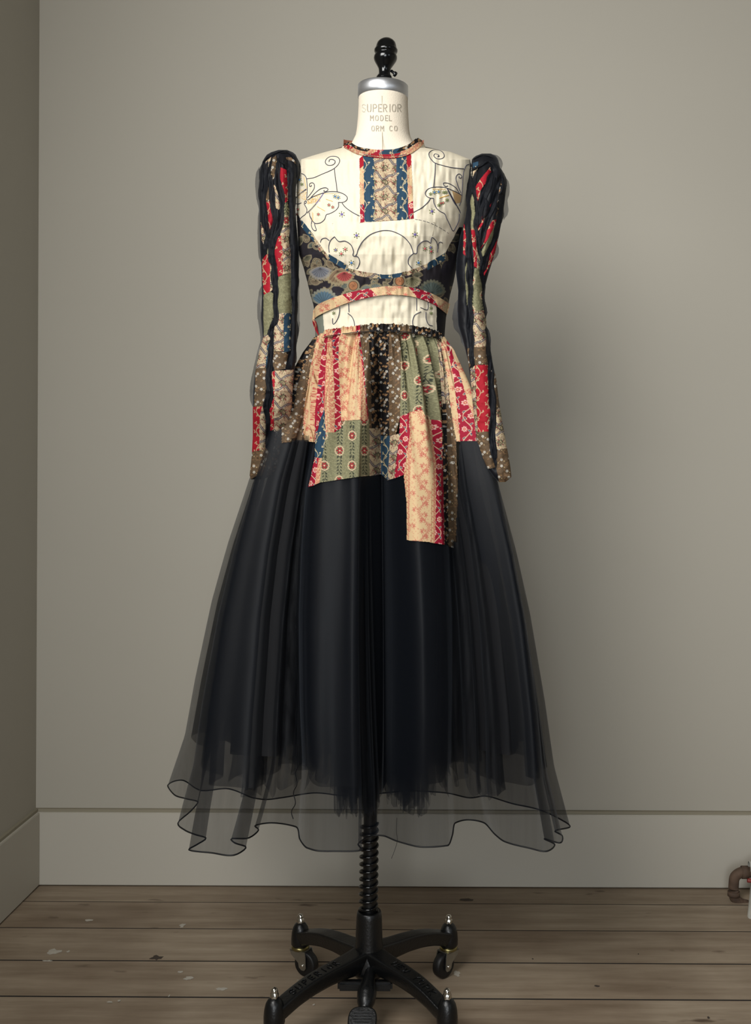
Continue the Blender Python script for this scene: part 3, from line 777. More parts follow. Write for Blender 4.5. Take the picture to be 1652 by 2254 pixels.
curve = [(155, 135), (240, 240), (370, 420), (520, 510), (640, 540), (740, 552), (850, 555), (1000, 530), (1150, 470), (1290, 390), (1330, 310), (1400, 180)]
cv = [(620 + x / 3.591, 450 + y / 3.591) for x, y in curve]
def curve_band(i0x, i1x, w0, w1):
    xs = np.linspace(i0x, i1x, 14); ys = np.interp(xs, [p[0] for p in cv], [p[1] for p in cv])
    return list(zip(xs, ys + w0)) + list(zip(xs[::-1], ys[::-1] + w1))
yoke = [(600, 290), (1100, 290), (1100, 500)] + cv[::-1] + [(655, 470), (600, 470)]
belt_t = [(689, 683), (700, 670), (731, 656), (776, 642), (831.6, 632), (870.6, 629.6), (915, 635), (954, 648), (990, 669)]
belt_b = [(687, 706), (700, 695), (731, 680), (776, 663), (831.6, 651), (870.6, 649), (915, 654.6), (954, 670), (984, 692)]
BD = [
 ([(600, 300), (840, 300), (840, 780), (600, 780)], 'black', 'side_panel'), ([(840, 300), (1100, 300), (1100, 780), (840, 780)], 'black', 'side_panel', 3, 3),
 ([(640, 460), (1012, 460), (1006, 620), (996, 690), (600, 720), (655, 600)], 'bfloral', 'floral_underbust', -650, -480),
 (yoke, 'linen', 'bodice_yoke', 0, 0),
 ([(840, 655)] + belt_b[5:] + [(990, 760), (840, 760)], 'black', 'side_panel', 3, 3),
 ([(690, 690), (712, 675), (719, 740), (690, 752)], 'grey', 'side_panel'),
 ([(709, 682)] + belt_b[2:8] + [(960, 672), (961, 760), (717, 760)], 'linen', 'midriff_panel', 0, 0),
 (curve_band(663, 690, -4, 12), 'blue', 'trim_piece'), (curve_band(690, 723, -2, 8), 'paisley', 'trim_piece'), (curve_band(723, 766, -8, 5), 'blue', 'trim_piece', 3, 9),
 (curve_band(766, 830, -2, 9), 'paisley', 'trim_piece'), (curve_band(830, 885, 0, 9), 'blue', 'trim_piece', 5, 0), (curve_band(885, 940, -1, 9), 'paisley', 'trim_piece'), (curve_band(940, 980, -2, 14), 'blue', 'trim_piece'),
 (c1([(612, 1000), (646, 1000), (654, 1540), (620, 1546)]), 'vine', 'placket_strip', 3, 0),
 (c1([(612, 1040), (648, 1010), (648, 1090), (614, 1120)]), 'redb', 'placket_strip'),
 (c1([(612, 1240), (648, 1230), (650, 1290), (614, 1270)]), 'redb', 'placket_strip'),
 (c1([(616, 1400), (650, 1400), (654, 1540), (620, 1546)]), 'red', 'placket_strip'),
 (c1([(644, 1000), (728, 1000), (733, 1536), (652, 1538)]), 'blue', 'placket_strip', -8, 0),
 (c1([(728, 1000), (905, 1000), (910, 1528), (733, 1536)]), 'paisley', 'placket_strip', -2, 10),
 (c1([(905, 1000), (984, 1000), (1003, 1518), (911, 1528)]), 'blue', 'placket_strip', 6, 20),
 (c1([(984, 990), (1020, 985), (1042, 1512), (1003, 1518)]), 'vine', 'placket_strip', 11, 30),
 (c1([(984, 1010), (1020, 1000), (1022, 1110), (988, 1130)]), 'redb', 'placket_strip'),
 (c1([(995, 1400), (1036, 1370), (1042, 1512), (1003, 1518)]), 'red', 'placket_strip'),
]
# placket strips stand a little proud
plk = inpoly(pxg, pyg, c1([(612, 995), (1020, 985), (1042, 1513), (620, 1546)]))
P[plk] = unpv(pxg, pyg, bodY(pxg, pyg) - .0012)[plk]
BD.append(([(700, 280), (756, 322)] + [(x, y - 3) for x, y in c1([(488, 950), (530, 972), (600, 1004), (700, 1024), (790, 1034), (880, 1034), (980, 1014), (1070, 965), (1124, 918)])] + [(980, 280)], None))
ids, objs = split_patches(P, pxg, pyg, pxg, pyg, BD, None, names='patch')
for o in objs: adopt(o)
yoke_o = [o for o in objs if o.name.startswith('bodice_yoke')][0]; yoke_o['label'] = 'cream linen yoke with embroidered butterflies'
# back of the bodice
pyb, sb = np.meshgrid(np.linspace(316, 742, 60), np.sin((np.linspace(0, 1, 50) - .5) * np.pi), indexing='ij')
pxb = bod_c(pyb) + bod_h(pyb) * sb
Pb = unpv(pxb, pyb, bodY(pxb, pyb, True))
adopt(grid_obj('bodice_back', Pb, M_print, None, np.broadcast_to(lin((40, 40, 44)), Pb.shape)))

# collar band
def strip(name, top, bot, yfun, nrow, ncol, fabf, parent=None, thick=0.0):
    top = np.array(top, float); bot = np.array(bot, float)
    k = np.linspace(0, 1, ncol); T_ = catmull(top, 12); B_ = catmull(bot, 12)
    tx = np.interp(k, np.linspace(0, 1, len(T_)), T_[:, 0]); ty = np.interp(k, np.linspace(0, 1, len(T_)), T_[:, 1])
    bx = np.interp(k, np.linspace(0, 1, len(B_)), B_[:, 0]); by = np.interp(k, np.linspace(0, 1, len(B_)), B_[:, 1])
    r = np.linspace(0, 1, nrow)[:, None]
    X = tx * (1 - r) + bx * r; Yp = ty * (1 - r) + by * r
    P = unpv(X, Yp, yfun(X, Yp, r + 0 * X))
    c = fabf(X, Yp, r + 0 * X)
    o = grid_obj(name, P, M_print, None, c); return adopt(o, parent or dress), P
def choose(x, table, X, Y):
    out = np.zeros(X.shape + (3,))
    for x0, x1, fab, du, dv in table:
        m = (x >= x0) & (x < x1)
        out[m] = T[fab].s_(X[m] + du, Y[m] + dv)
    return out
ctop = c1([(505, 925), (535, 905), (600, 942), (700, 962), (790, 968), (900, 960), (1000, 925), (1065, 876), (1100, 888)])
cbot = c1([(488, 950), (530, 972), (600, 1004), (700, 1024), (790, 1034), (880, 1034), (980, 1014), (1070, 965), (1124, 918)])
def col_y(X, Yp, r):
    s = np.clip((X - 844) / 88, -1, 1); y0 = DC - .060 * np.sqrt(1 - s * s * .98); y1 = bodY(X, Yp) - .004
    return y0 * (1 - r) + y1 * r
def col_c(X, Yp, r):
    x = X + r * 18
    out = choose(x, [(0, 785, 'redb', 0, 0), (785, 830, 'border', 5, 3), (830, 845, 'red', 0, 4), (845, 890, 'blue', 3, 8), (890, 2000, 'border', 1, 7)], X, Yp)
    m = (r > .55) & (x > 822) & (x < 892); out[m] = T['redb'].s_(X[m], Yp[m])
    m = (r < .42) & ((x < 815) | (x > 880)); out[m] = T['dark'].s_(X[m], Yp[m])
    return out
strip('collar', ctop, cbot, col_y, 26, 240, col_c)
# back half of the collar
a = np.linspace(0, np.pi, 40); pc = unp(844, 316, DC)
Pc = np.stack([np.stack([pc[0] + .078 * np.cos(a), DC + .055 * np.sin(a), pc[2] + h + .012 * np.sin(a)], -1) for h in (-.006, .008)])
adopt(grid_obj('collar', Pc, M_print, None, np.broadcast_to(lin((176, 110, 92)), Pc.shape)))
# belt band
def belt_y(X, Yp, r): return bodY(X, Yp) - .0035 - .003 * r + .0015 * (vnoise(X, Yp, 9) - .5)
def belt_c(X, Yp, r):
    return choose(X + (r - .5) * 18 * -1, [(0, 762, 'vine', 0, 0), (762, 822, 'red', 6, 0), (822, 908, 'vine', 9, 20), (908, 956, 'red', 2, 33), (956, 2000, 'vine', 3, 3)], Yp * 1.0 + 3, X)
bt, Pbt = strip('belt_band', belt_t, belt_b, belt_y, 30, 420, belt_c)
bt['label'] = 'raised cream and crimson bias band under the bust'
# small red bow end at the left side of the belt
strip('belt_end', [(686, 700), (690, 703), (695, 708)], [(688, 712), (694, 728), (702, 740)], lambda X, Yp, r: bodY(X, Yp) - .006 - .003 * np.sin(r * 6), 10, 20, lambda X, Yp, r: T['redb'].s_(X, Yp))
# gathered ruffle above the waist seam
xs = np.linspace(688, 982, 900); wav = 3.4 * vnoise(xs, xs * 0, 5) + 3.0 * vnoise(xs, xs * 0 + 9, 1.7)
base = np.interp(xs, [688, 700, 717, 760, 815, 880, 920, 960, 975, 982], [752, 742, 729, 722, 716.5, 716, 721, 730, 742, 756])
stit = np.interp(xs, [688, 717, 780, 840, 900, 960, 982], [762, 742, 733, 730, 733, 744, 768])
r = np.linspace(0, 1, 22)[:, None]
X = xs + 0 * r; Yp = (base - wav) * (1 - r) + stit * r
Yd = bodY(X, np.minimum(Yp, 740)) - .006 - .0045 * (1 - r) * np.sin(X * .75 + 2 * np.sin(X * .11)) - .010 * r
cr = choose(X, [(0, 702, 'greenp', 0, 0), (702, 716, 'vine', 0, 0), (716, 732, 'border', 0, 0), (732, 750, 'red', 0, 0), (750, 783, 'vine', 0, 0), (783, 792, 'red', 0, 0), (792, 812, 'brown', 0, 0), (812, 880, 'dark', 0, 0), (880, 905, 'brown', 0, 0), (905, 2000, 'dark', 0, 9)], X, Yp)
Pr = unpv(X, Yp, Yd)
adopt(grid_obj('waist_ruffle', Pr, M_print, None, cr))
adopt(tubes_obj('waist_stitching', [(Pr[-3] + np.array([0, -.0015, 0]), .0006)], M_cord, None, 4))

# ---- embroidery on the bodice
def on_bod(pts, off=.0008, k=6, sm=True):
    p = np.array(pts, float)
    if sm and len(p) > 2: p = catmull(p, k)
    elif len(p) == 2: p = np.linspace(p[0], p[1], 6)
    m = plk_in(p)
    return unpv(p[:, 0], p[:, 1], bodY(p[:, 0], p[:, 1]) - off)
def plk_in(p): return None
ca = lambda pts: [(640 + x / 8.26, 340 + y / 8.26) for x, y in pts]
cb = lambda pts: [(860 + x / 8.26, 340 + y / 8.26) for x, y in pts]
OUT = [
 ca([(690, 135), (700, 100), (745, 90), (795, 110), (795, 160), (740, 195), (670, 195), (625, 150), (640, 90), (700, 45), (770, 35), (850, 50), (885, 110), (860, 180), (790, 250), (700, 300), (560, 360), (420, 420), (290, 442)]),
 ca([(788, 252), (795, 340), (815, 480), (840, 670)]),
 ca([(190, 345), (240, 370), (275, 420), (290, 500), (297, 620), (292, 740), (285, 830)]),
 ca([(300, 790), (370, 700), (420, 620), (425, 550), (390, 515), (345, 530), (335, 570), (365, 580), (375, 555)]),
 ca([(335, 815), (430, 710), (530, 630), (620, 605), (670, 625), (665, 655), (620, 675), (595, 665), (610, 650)]),
 ca([(300, 830), (400, 770), (500, 730), (620, 690), (720, 675), (840, 680), (940, 710), (1010, 760), (1022, 810), (990, 850), (930, 872), (860, 872)]),
 ca([(862, 872), (865, 940), (830, 1000), (760, 1050), (690, 1080), (642, 1097), (610, 1180), (550, 1235), (480, 1255), (430, 1248), (380, 1190), (345, 1120), (335, 1060)]),
 ca([(925, 875), (970, 940), (1040, 1000), (1130, 1060), (1245, 1120)]),
 ca([(345, 1120), (380, 1190), (370, 1280), (390, 1350), (430, 1385), (465, 1380)]),
 ca([(430, 1250), (440, 1310), (465, 1370)]),
 ca([(85, 895), (130, 900), (190, 880)]),
 ca([(240, 900), (290, 1000), (270, 1080), (190, 1145), (140, 1210), (110, 1225)]),
 ca([(250, 860), (265, 845), (280, 855), (272, 885), (250, 890), (244, 870), (258, 848)]),
 cb([(880, 30), (850, 45), (865, 10), (800, -10), (780, 30), (830, 75), (900, 82), (960, 50), (960, -10), (900, -65), (780, -80), (700, -40), (690, 20), (730, 90), (800, 155), (920, 195), (1100, 238), (1325, 262)]),
 cb([(805, 165), (798, 350), (775, 590)]),
 cb([(715, 800), (670, 870), (560, 970), (412, 1052)]),
 cb([(1280, 740), (1200, 690), (1100, 645), (1000, 605), (900, 590), (780, 595), (680, 625), (625, 690), (640, 750), (700, 790), (775, 798)]),
 cb([(775, 798), (780, 880), (830, 980), (900, 1040), (975, 1080), (1010, 1160), (1060, 1260), (1110, 1370), (1140, 1390), (1170, 1340), (1220, 1240), (1240, 1160), (1243, 1080)]),
 cb([(1020, 620), (1080, 750), (1150, 880), (1220, 970), (1262, 1065)]),
 cb([(1290, 720), (1300, 560), (1310, 400), (1330, 290), (1370, 200), (1420, 180)]),
 cb([(1268, 700), (1220, 580), (1180, 450), (1195, 380), (1240, 355), (1285, 390), (1270, 430), (1235, 420), (1240, 395)]),
 cb([(1245, 710), (1180, 610), (1080, 540), (990, 515), (950, 530), (975, 575), (1020, 580), (1030, 565)]),
 cb([(1290, 720), (1280, 820), (1245, 930)]),
 c2([(590, 395), (605, 350), (640, 290), (700, 238), (770, 212), (830, 206), (890, 218), (960, 255), (1010, 310), (1030, 355), (1038, 388)]),
 c2([(590, 395), (582, 406)]),
 c2([(415, 255), (385, 285), (370, 330), (374, 380)]), c2([(415, 255), (450, 292), (500, 290), (545, 320), (565, 370), (562, 405), (600, 415), (615, 455), (600, 500), (588, 508)]),
 c2([(374, 285), (345, 266), (315, 275), (305, 300)]),
 c2([(1038, 388), (1005, 420), (998, 465), (1028, 505)]), c2([(1038, 388), (1065, 385), (1072, 335), (1110, 295), (1150, 290), (1175, 305), (1185, 262), (1215, 285), (1232, 330), (1228, 380)]),
 c2([(1235, 350), (1236, 315), (1250, 298), (1270, 305)]),
 c2([(528, 785), (530, 850)]), c2([(458, 812), (452, 870), (430, 925), (404, 945), (400, 900)]), c2([(520, 860), (550, 885), (568, 920), (575, 960)]),
 c2([(1065, 745), (1065, 840)]), c2([(1100, 848), (1050, 875), (1033, 920), (1035, 960)]), c2([(1155, 770), (1150, 832), (1095, 815)]), c2([(1138, 850), (1140, 905), (1160, 950), (1190, 960)]),
]
for c in OUT: adopt(tubes_obj('embroidery_outline', [(on_bod(c), .00078)], M_thread, None, 5))
def stitch_mat(n, rgb): return simple(n, rgb, .7)
ST = dict(y=stitch_mat('gold_floss', (220, 178, 96)), b=stitch_mat('blue_floss', (74, 120, 170)), g=stitch_mat('green_floss', (112, 122, 74)), r=stitch_mat('rose_floss', (196, 90, 92)),
          p=stitch_mat('purple_floss', (112, 100, 160)), k=stitch_mat('navy_floss', (48, 46, 66)), t=stitch_mat('tan_floss', (196, 164, 118)))
stc = {k: [] for k in ST}
def stitch(key, x, y, L, a, w=.0006):
    p = np.array([(x - L / 2 * math.cos(a), y - L / 2 * math.sin(a)), (x + L / 2 * math.cos(a), y + L / 2 * math.sin(a))])
    p = np.linspace(p[0], p[1], 4)
    stc[key].append((unpv(p[:, 0], p[:, 1], bodY(p[:, 0], p[:, 1]) - .0005), [w * .5, w, w, w * .5]))
def posy(x, y, key, r=3.2, sprigs=True):
    for k in range(6):
        a = k / 6 * 6.28; stitch(key, x + r * .45 * math.cos(a), y + r * .45 * math.sin(a), r * .9, a, .0015)
    if sprigs:
        for k in range(6):
            a = k / 6 * 6.28 + .4; stitch('g', x + r * 1.7 * math.cos(a), y + r * 1.7 * math.sin(a), r * .9, a, .0010)
for x, y in (c2([(590, 245)]) + c2([(1052, 238)]) + ca([(925, 1090)]) + cb([(745, 1035)])): posy(x, y, 'p')
for x, y in c2([(500, 355), (470, 390), (1130, 350), (1180, 372)]): posy(x, y, 'r', 2.6)
for x, y in c2([(425, 360), (1175, 340)]): posy(x, y, 'p', 2.2)
for x, y in c2([(550, 462), (1080, 462)]): posy(x, y, 'b', 3.0)
for x, y in ca([(160, 460), (800, 765), (860, 785)]) + cb([(790, 690), (865, 680)]): posy(x, y, 'b', 2.2)
for x, y in ca([(130, 1000), (110, 1090), (690, 920), (760, 960), (500, 1090)]) + cb([(910, 890), (950, 880)]): posy(x, y, 'r', 1.8)
for x, y in ca([(200, 545)]) + cb([(960, 690), (1000, 690), (720, 720), (1020, 830), (870, 925)]) + c2([(410, 860), (1180, 820), (1180, 860)]): posy(x, y, 'g', 1.9)
for k in range(150):   # gold seed stitches on the wings
    u_, v_ = random.random(), random.random()
    x = 300 + 230 * u_; y = 830 - 95 * u_ + (v_ - .5) * (60 + 90 * u_) + 45
    X_, Y_ = ca([(x, y)])[0]; stitch('y', X_, Y_, 1.2, .5, .0005)
for k in range(110):
    u_, v_ = random.random(), random.random()
    X_, Y_ = ca([(285 - 190 * u_, 840 - 60 * u_ - v_ * (200 - 60 * u_))])[0]; stitch('y', X_, Y_, 1.2, .9, .0005)
for k in range(26):
    X_, Y_ = ca([(600 + k * 11, 712 + (k % 3) * 2)])[0]; stitch('y', X_, Y_, 1.0, 0, .0005)
    X_, Y_ = cb([(760 + k * 9, 630 + (k % 2) * 5)])[0]; stitch('y', X_, Y_, 1.4, 1, .0006)
for k in range(20):
    X_, Y_ = ca([(480 + k * 7, 950 + k * 4)])[0]; stitch('y', X_, Y_, 1.6, .5)
    X_, Y_ = ca([(640 + k * 6, 815 + k * 2)])[0]; stitch('y', X_, Y_, 1.6, .3)
    X_, Y_ = cb([(890 + k * 8, 790 - k * 2.5)])[0]; stitch('y', X_, Y_, 3.2, -.4, .0009)
    X_, Y_ = ca([(240 + k * 2, 420 + k * 10)])[0]; stitch('y', X_, Y_, 2.0, 1.3)
    X_, Y_ = ca([(390 + (k % 4) * 4, 1060 + k * 8)])[0]; stitch('y', X_, Y_, 1.5, 1.2)
for k in range(30):
    X_, Y_ = ca([(300 + k * 10, 1060 - k * 8.6 - (k * .35) ** 2)])[0]; stitch('k' if k < 16 else 'p', X_, Y_, 3.6, 1.2 + k * .01, .0006)
for k in range(22):
    X_, Y_ = ca([(90 + k * 9, 790 - k * 9.5 + (k * .32) ** 2)])[0]; stitch('k', X_, Y_, 3.4, 1.0 + k * .02, .0006)
for k in range(34):
    X_, Y_ = cb([(1030 + k * 6.6, 630 + k * 12)])[0]; stitch('k', X_, Y_, 3.4, .5, .0007)
# satin-filled wing parts on the right, small letters-like stitching under the right placket corner
for k in range(40):
    f = k / 39; x0, y0 = 1110 + 60 * f, 660 + 230 * f; x1, y1 = 1282, 750 + 120 * f
    (a0, b0), (a1, b1) = cb([(x0, y0), (x1, y1)]); p = np.linspace((a0, b0), (a1, b1), 5)
    stc['t'].append((unpv(p[:, 0], p[:, 1], bodY(p[:, 0], p[:, 1]) - .0002), [.0003, .0004, .0004, .0004, .0003]))
for k in range(46):
    f = k / 45; x = 440 + 600 * f; y = 1180 + 60 * f + 190 * f * f
    if k % 11 in (4, 9, 10): continue
    X_, Y_ = cb([(x, y)])[0]; stitch('k', X_, Y_, 2.0, 1.2 if k % 3 else .3, .0004)
for key, nm, fl_ in (('y', 'gold_stitching', 0), ('b', 'blue_stitching', 0), ('g', 'green_stitching', 0), ('r', 'rose_stitching', 0), ('p', 'purple_stitching', 0), ('k', 'navy_stitching', 0), ('t', 'tan_satin_stitch', 0)):
    o = adopt(tubes_obj(nm, stc[key], ST[key], None, 4)); o['kind'] = 'stuff'
for c in (c1([(405, 1620), (398, 1552), (620, 1547)]), c1([(1040, 1530), (1210, 1545), (1190, 1650)])): adopt(tubes_obj('panel_seam', [(on_bod(c, .0003, sm=False), .0004)], M_seam, None, 4))

# ---- sleeves
def cc3(pts): return [(530 + x / 5.78, 310 + y / 5.78) for x, y in pts]
def cc4(pts): return [(530 + x / 5.78, 690 + y / 5.78) for x, y in pts]
def cc5(pts): return [(980 + x / 5.78, 310 + y / 5.78) for x, y in pts]
def cc6(pts): return [(980 + x / 5.78, 690 + y / 5.78) for x, y in pts]
SLL = [(330, 612, 632, 2.06), (334, 598, 643, 2.06), (341, 586, 652, 2.06), (356, 577, 657, 2.055), (380, 572, 660, 2.05), (410, 570, 652, 2.045), (450, 571, 650, 2.04), (500, 571, 653, 2.04), (545, 572, 658, 2.04), (590, 575, 658, 2.04), (640, 576, 656, 2.035),
       (700, 574, 653, 2.03), (745, 578, 652, 2.025), (775, 570, 652, 2.02), (820, 561, 649, 2.01), (860, 557, 645, 2.0), (900, 556, 641, 2.01), (930, 556, 637, 2.025), (960, 556, 633, 2.045), (1000, 554, 622, 2.06), (1030, 551, 612, 2.065), (1046, 549, 600, 2.07), (1056, 552, 575, 2.07)]
SLR = [(338, 1060, 1080, 2.06), (342, 1048, 1090, 2.06), (350, 1038, 1096, 2.06), (370, 1036, 1101, 2.05), (390, 1034, 1110, 2.045), (415, 1032, 1114, 2.04), (450, 1028, 1110, 2.035), (483, 1023, 1105, 2.03), (520, 1012, 1098, 2.03), (569, 1004, 1086, 2.03),
       (600, 1003, 1076, 2.03), (640, 1008, 1065, 2.03), (680, 1006, 1068, 2.03), (716, 1008, 1070, 2.03), (756, 1020, 1077, 2.02), (797, 1030, 1084, 2.01), (837, 1034, 1092, 2.0), (880, 1039, 1097, 1.99), (930, 1044, 1105, 1.98), (967, 1048, 1112, 1.97),
       (1000, 1058, 1118, 1.965), (1030, 1072, 1123, 1.96), (1050, 1086, 1125, 1.96), (1061, 1098, 1112, 1.96)]
seamL = [cc3([(330, 250), (310, 560), (290, 780), (322, 1000), (345, 1250), (300, 1420), (265, 1500)]),
         cc3([(470, 220), (465, 350), (480, 560), (530, 780), (515, 900), (495, 1100), (415, 1250), (400, 1450), (425, 1700), (440, 2000), (440, 2254)]) + cc4([(400, 200), (380, 400), (370, 600), (350, 800), (340, 1000), (320, 1200), (350, 1500), (310, 1700)]),
         cc3([(380, 430), (400, 620), (395, 760), (430, 950), (400, 1100), (370, 1280), (380, 1500), (415, 1600)]),
         cc3([(600, 250), (590, 500), (610, 800), (625, 1100), (635, 1500), (645, 2000)]) + cc4([(640, 200), (640, 480), (600, 600)])]
seamR = [cc5([(300, 250), (300, 600), (290, 1000), (290, 1400), (310, 1800), (320, 2254)]) + cc6([(320, 200), (335, 500), (330, 700)]),
         cc5([(420, 350), (350, 550), (400, 800), (385, 1100), (430, 1380), (460, 1620), (490, 2000), (510, 2254)]) + cc6([(520, 150), (550, 430), (560, 700), (580, 1000), (590, 1300), (580, 1600), (640, 1960)]),
         cc5([(600, 380), (520, 620), (440, 860), (420, 1100)]), cc5([(680, 500), (620, 760), (520, 1050), (440, 1380)]),
         cc5([(720, 700), (690, 1000), (600, 1280), (520, 1500), (470, 1700)])]
def slY(px, py, rows, seams):
    xl = interp(py, rows, 1); xr = interp(py, rows, 2); yc = interp(py, rows, 3)
    h = (xr - xl) / 2; s = np.clip((px - (xl + xr) / 2) / h, -1, 1)
    b = np.minimum(h * DC / F * .95, .042) * np.where(py > 900, 1 - np.clip((py - 900) / 300, 0, .35), 1)
    Y = yc - b * np.sqrt(1 - s * s * .999)
    d = np.full(np.shape(px), 1e9)
    for sm in seams: d = np.minimum(d, dist_poly(px, py, sm))
    puff = .009 * (1 - np.exp(-(d / 6.5) ** 1.5))
    wr = .003 * (vnoise(px + 5, py, 17) - .5) + .0015 * (vnoise(px, py + 33, 6) - .5)
    return Y - puff - wr
LD = [(cc3([(460, 350), (500, 335), (580, 370), (590, 560), (600, 760), (560, 790), (520, 680), (480, 560), (465, 450)]), 'redb'),
 (cc3([(400, 220), (450, 180), (460, 300), (440, 420), (390, 560), (380, 400)]), 'brown'), (cc3([(390, 560), (430, 560), (470, 660), (510, 760), (515, 830), (480, 880), (450, 860), (400, 720)]), 'paisley'),
 (cc3([(300, 780), (370, 770), (400, 880), (430, 980), (400, 1080), (370, 1260), (345, 1270), (340, 1100), (310, 980)]), 'redb'), (cc3([(310, 560), (350, 560), (360, 770), (300, 780)]), 'brown'),
 (cc3([(310, 270), (390, 200), (370, 260), (330, 400)]), 'paisley'), (cc3([(570, 210), (640, 210), (740, 300), (735, 330), (660, 260), (580, 240)]), 'brown'),
 (cc3([(540, 790), (598, 780), (615, 900), (620, 1090), (520, 1110), (500, 1210), (500, 1080), (515, 900)]), 'green'), (cc3([(520, 1110), (620, 1090), (630, 1400), (640, 1680), (535, 1700), (525, 1400), (520, 1200), (500, 1210)]), 'paisley'),
 (cc3([(430, 1240), (520, 1200), (525, 1400), (535, 1700), (475, 1730), (430, 1560), (410, 1420)]), 'redb'), (cc3([(475, 1730), (640, 1680), (645, 2200), (540, 2254), (470, 2254), (460, 2000)]), 'greenp'),
 (cc3([(270, 1460), (350, 1440), (380, 1560), (370, 1920), (290, 1960), (270, 1700)]), 'redb'), (cc3([(370, 1560), (410, 1640), (415, 1800), (400, 1900), (370, 1920)]), 'paisley'),
 (cc3([(285, 1960), (370, 1920), (410, 1940), (420, 2254), (285, 2254)]), 'greenp'), (cc3([(335, 1270), (372, 1260), (360, 1440), (330, 1445)]), 'greenp'), (cc3([(252, 1030), (310, 1200), (290, 1320), (265, 1260)]), 'paisley'),
 (cc4([(285, -6), (415, -6), (400, 80), (350, 200), (330, 280), (290, 280)]), 'greenp'), (cc4([(290, 280), (340, 270), (380, 320), (330, 420), (310, 690), (190, 700), (210, 560), (250, 420)]), 'paisley'),
 (cc4([(340, 400), (385, 360), (385, 470), (350, 560), (325, 690), (318, 560)]), 'blue'), (cc4([(185, 700), (320, 690), (330, 840), (300, 1180), (165, 1190), (180, 900)]), 'brown'),
 (cc4([(150, 1190), (270, 1180), (240, 1300), (235, 1500), (235, 1740), (140, 1760), (140, 1400)]), 'redb'), (cc4([(270, 1180), (300, 1200), (330, 1420), (340, 1600), (310, 1700), (235, 1750), (235, 1500), (240, 1300)]), 'paisley'),
 (cc4([(130, 1760), (235, 1745), (310, 1700), (380, 1800), (400, 2100), (210, 2060), (90, 2130), (120, 1900)]), 'brown'), (cc4([(470, -6), (545, -6), (545, 480), (420, 480), (415, 250), (430, 100)]), 'paisley'),
 (cc4([(545, -6), (630, -6), (630, 480), (545, 500)]), 'blue'), (cc4([(420, 480), (545, 490), (600, 520), (560, 705), (430, 730), (400, 640)]), 'brown'),
 (cc4([(385, 740), (435, 730), (430, 950), (420, 1050), (420, 1480), (370, 1490), (350, 1290), (420, 1050)]), 'redb'),
 (cc4([(435, 728), (670, 715), (660, 900), (650, 1100), (650, 1300), (620, 1500), (560, 1800), (530, 1600), (420, 1500), (420, 1050), (430, 950)]), 'paisley'),
 (cc4([(440, 1500), (600, 1500), (560, 1850), (400, 2100), (400, 1800)]), 'dark')]
RD = [(cc5([(345, 280), (420, 260), (410, 320), (345, 345)]), 'blue'), (cc5([(345, 390), (410, 350), (390, 430), (345, 540)]), 'paisley'),
 (cc5([(240, 340), (290, 290), (330, 330), (330, 500), (300, 590), (240, 480)]), 'linen'),
 (cc5([(570, 330), (580, 400), (520, 520), (440, 640), (430, 740), (400, 780), (350, 700), (370, 600), (450, 480)]), 'redb'), (cc5([(310, 640), (360, 720), (375, 880), (385, 1120), (320, 1120), (308, 900)]), 'greenp'),
 (cc5([(320, 1120), (385, 1120), (395, 1300), (400, 1620), (365, 1600), (350, 1380)]), 'redb'), (cc5([(388, 1200), (440, 1440), (455, 1620), (400, 1620), (395, 1400)]), 'paisley'),
 (cc5([(330, 1900), (370, 1620), (460, 1620), (480, 2000), (505, 2150), (340, 2180)]), 'green'), (cc5([(340, 2180), (505, 2150), (515, 2260), (340, 2260)]), 'paisley'),
 (cc5([(600, 1010), (645, 1000), (630, 1080), (520, 1280), (440, 1380), (440, 1300), (520, 1150)]), 'redb'), (cc5([(645, 1030), (700, 1050), (600, 1240), (520, 1440), (460, 1480), (460, 1400), (530, 1270)]), 'greenp'),
 (cc5([(665, 1240), (640, 1400), (560, 1600), (490, 1720), (465, 1680), (520, 1540), (600, 1380)]), 'redb'), (cc5([(610, 760), (520, 980), (400, 1180), (400, 1060), (500, 900)]), 'redb'),
 (cc5([(250, 1620), (285, 1480), (298, 1700), (300, 2000), (275, 2100), (250, 1800)]), 'greenp'), (cc5([(232, 1050), (270, 1150), (280, 1480), (225, 1440)]), 'redb'),
 (cc5([(690, 560), (720, 480), (735, 700), (690, 860), (640, 960)]), 'dark'),
 (cc6([(335, -6), (515, -6), (530, 150), (545, 420), (350, 430), (325, 250)]), 'paisley'), (cc6([(350, 430), (545, 420), (545, 640), (375, 660), (360, 540)]), 'brown'),
 (cc6([(372, 660), (540, 650), (545, 1000), (580, 1200), (570, 1500), (415, 1510), (400, 1300), (385, 900)]), 'redb'), (cc6([(315, 700), (372, 665), (388, 1100), (412, 1520), (380, 1500), (335, 1100)]), 'paisley'),
 (cc6([(380, 1510), (570, 1500), (590, 1700), (630, 1960), (530, 1980), (490, 1880), (410, 1640)]), 'brown'), (cc6([(570, 700), (640, 780), (680, 1000), (700, 1210), (645, 1230), (620, 1000), (580, 850)]), 'brown'),
 (cc6([(640, 1230), (700, 1200), (750, 1450), (780, 1720), (650, 1730), (630, 1500)]), 'paisley'), (cc6([(645, 1730), (780, 1715), (820, 1880), (860, 2080), (760, 2180), (680, 2150), (635, 1900)]), 'brown'),
 (cc6([(280, 440), (325, 440), (330, 640), (300, 700), (285, 600)]), 'brown')]
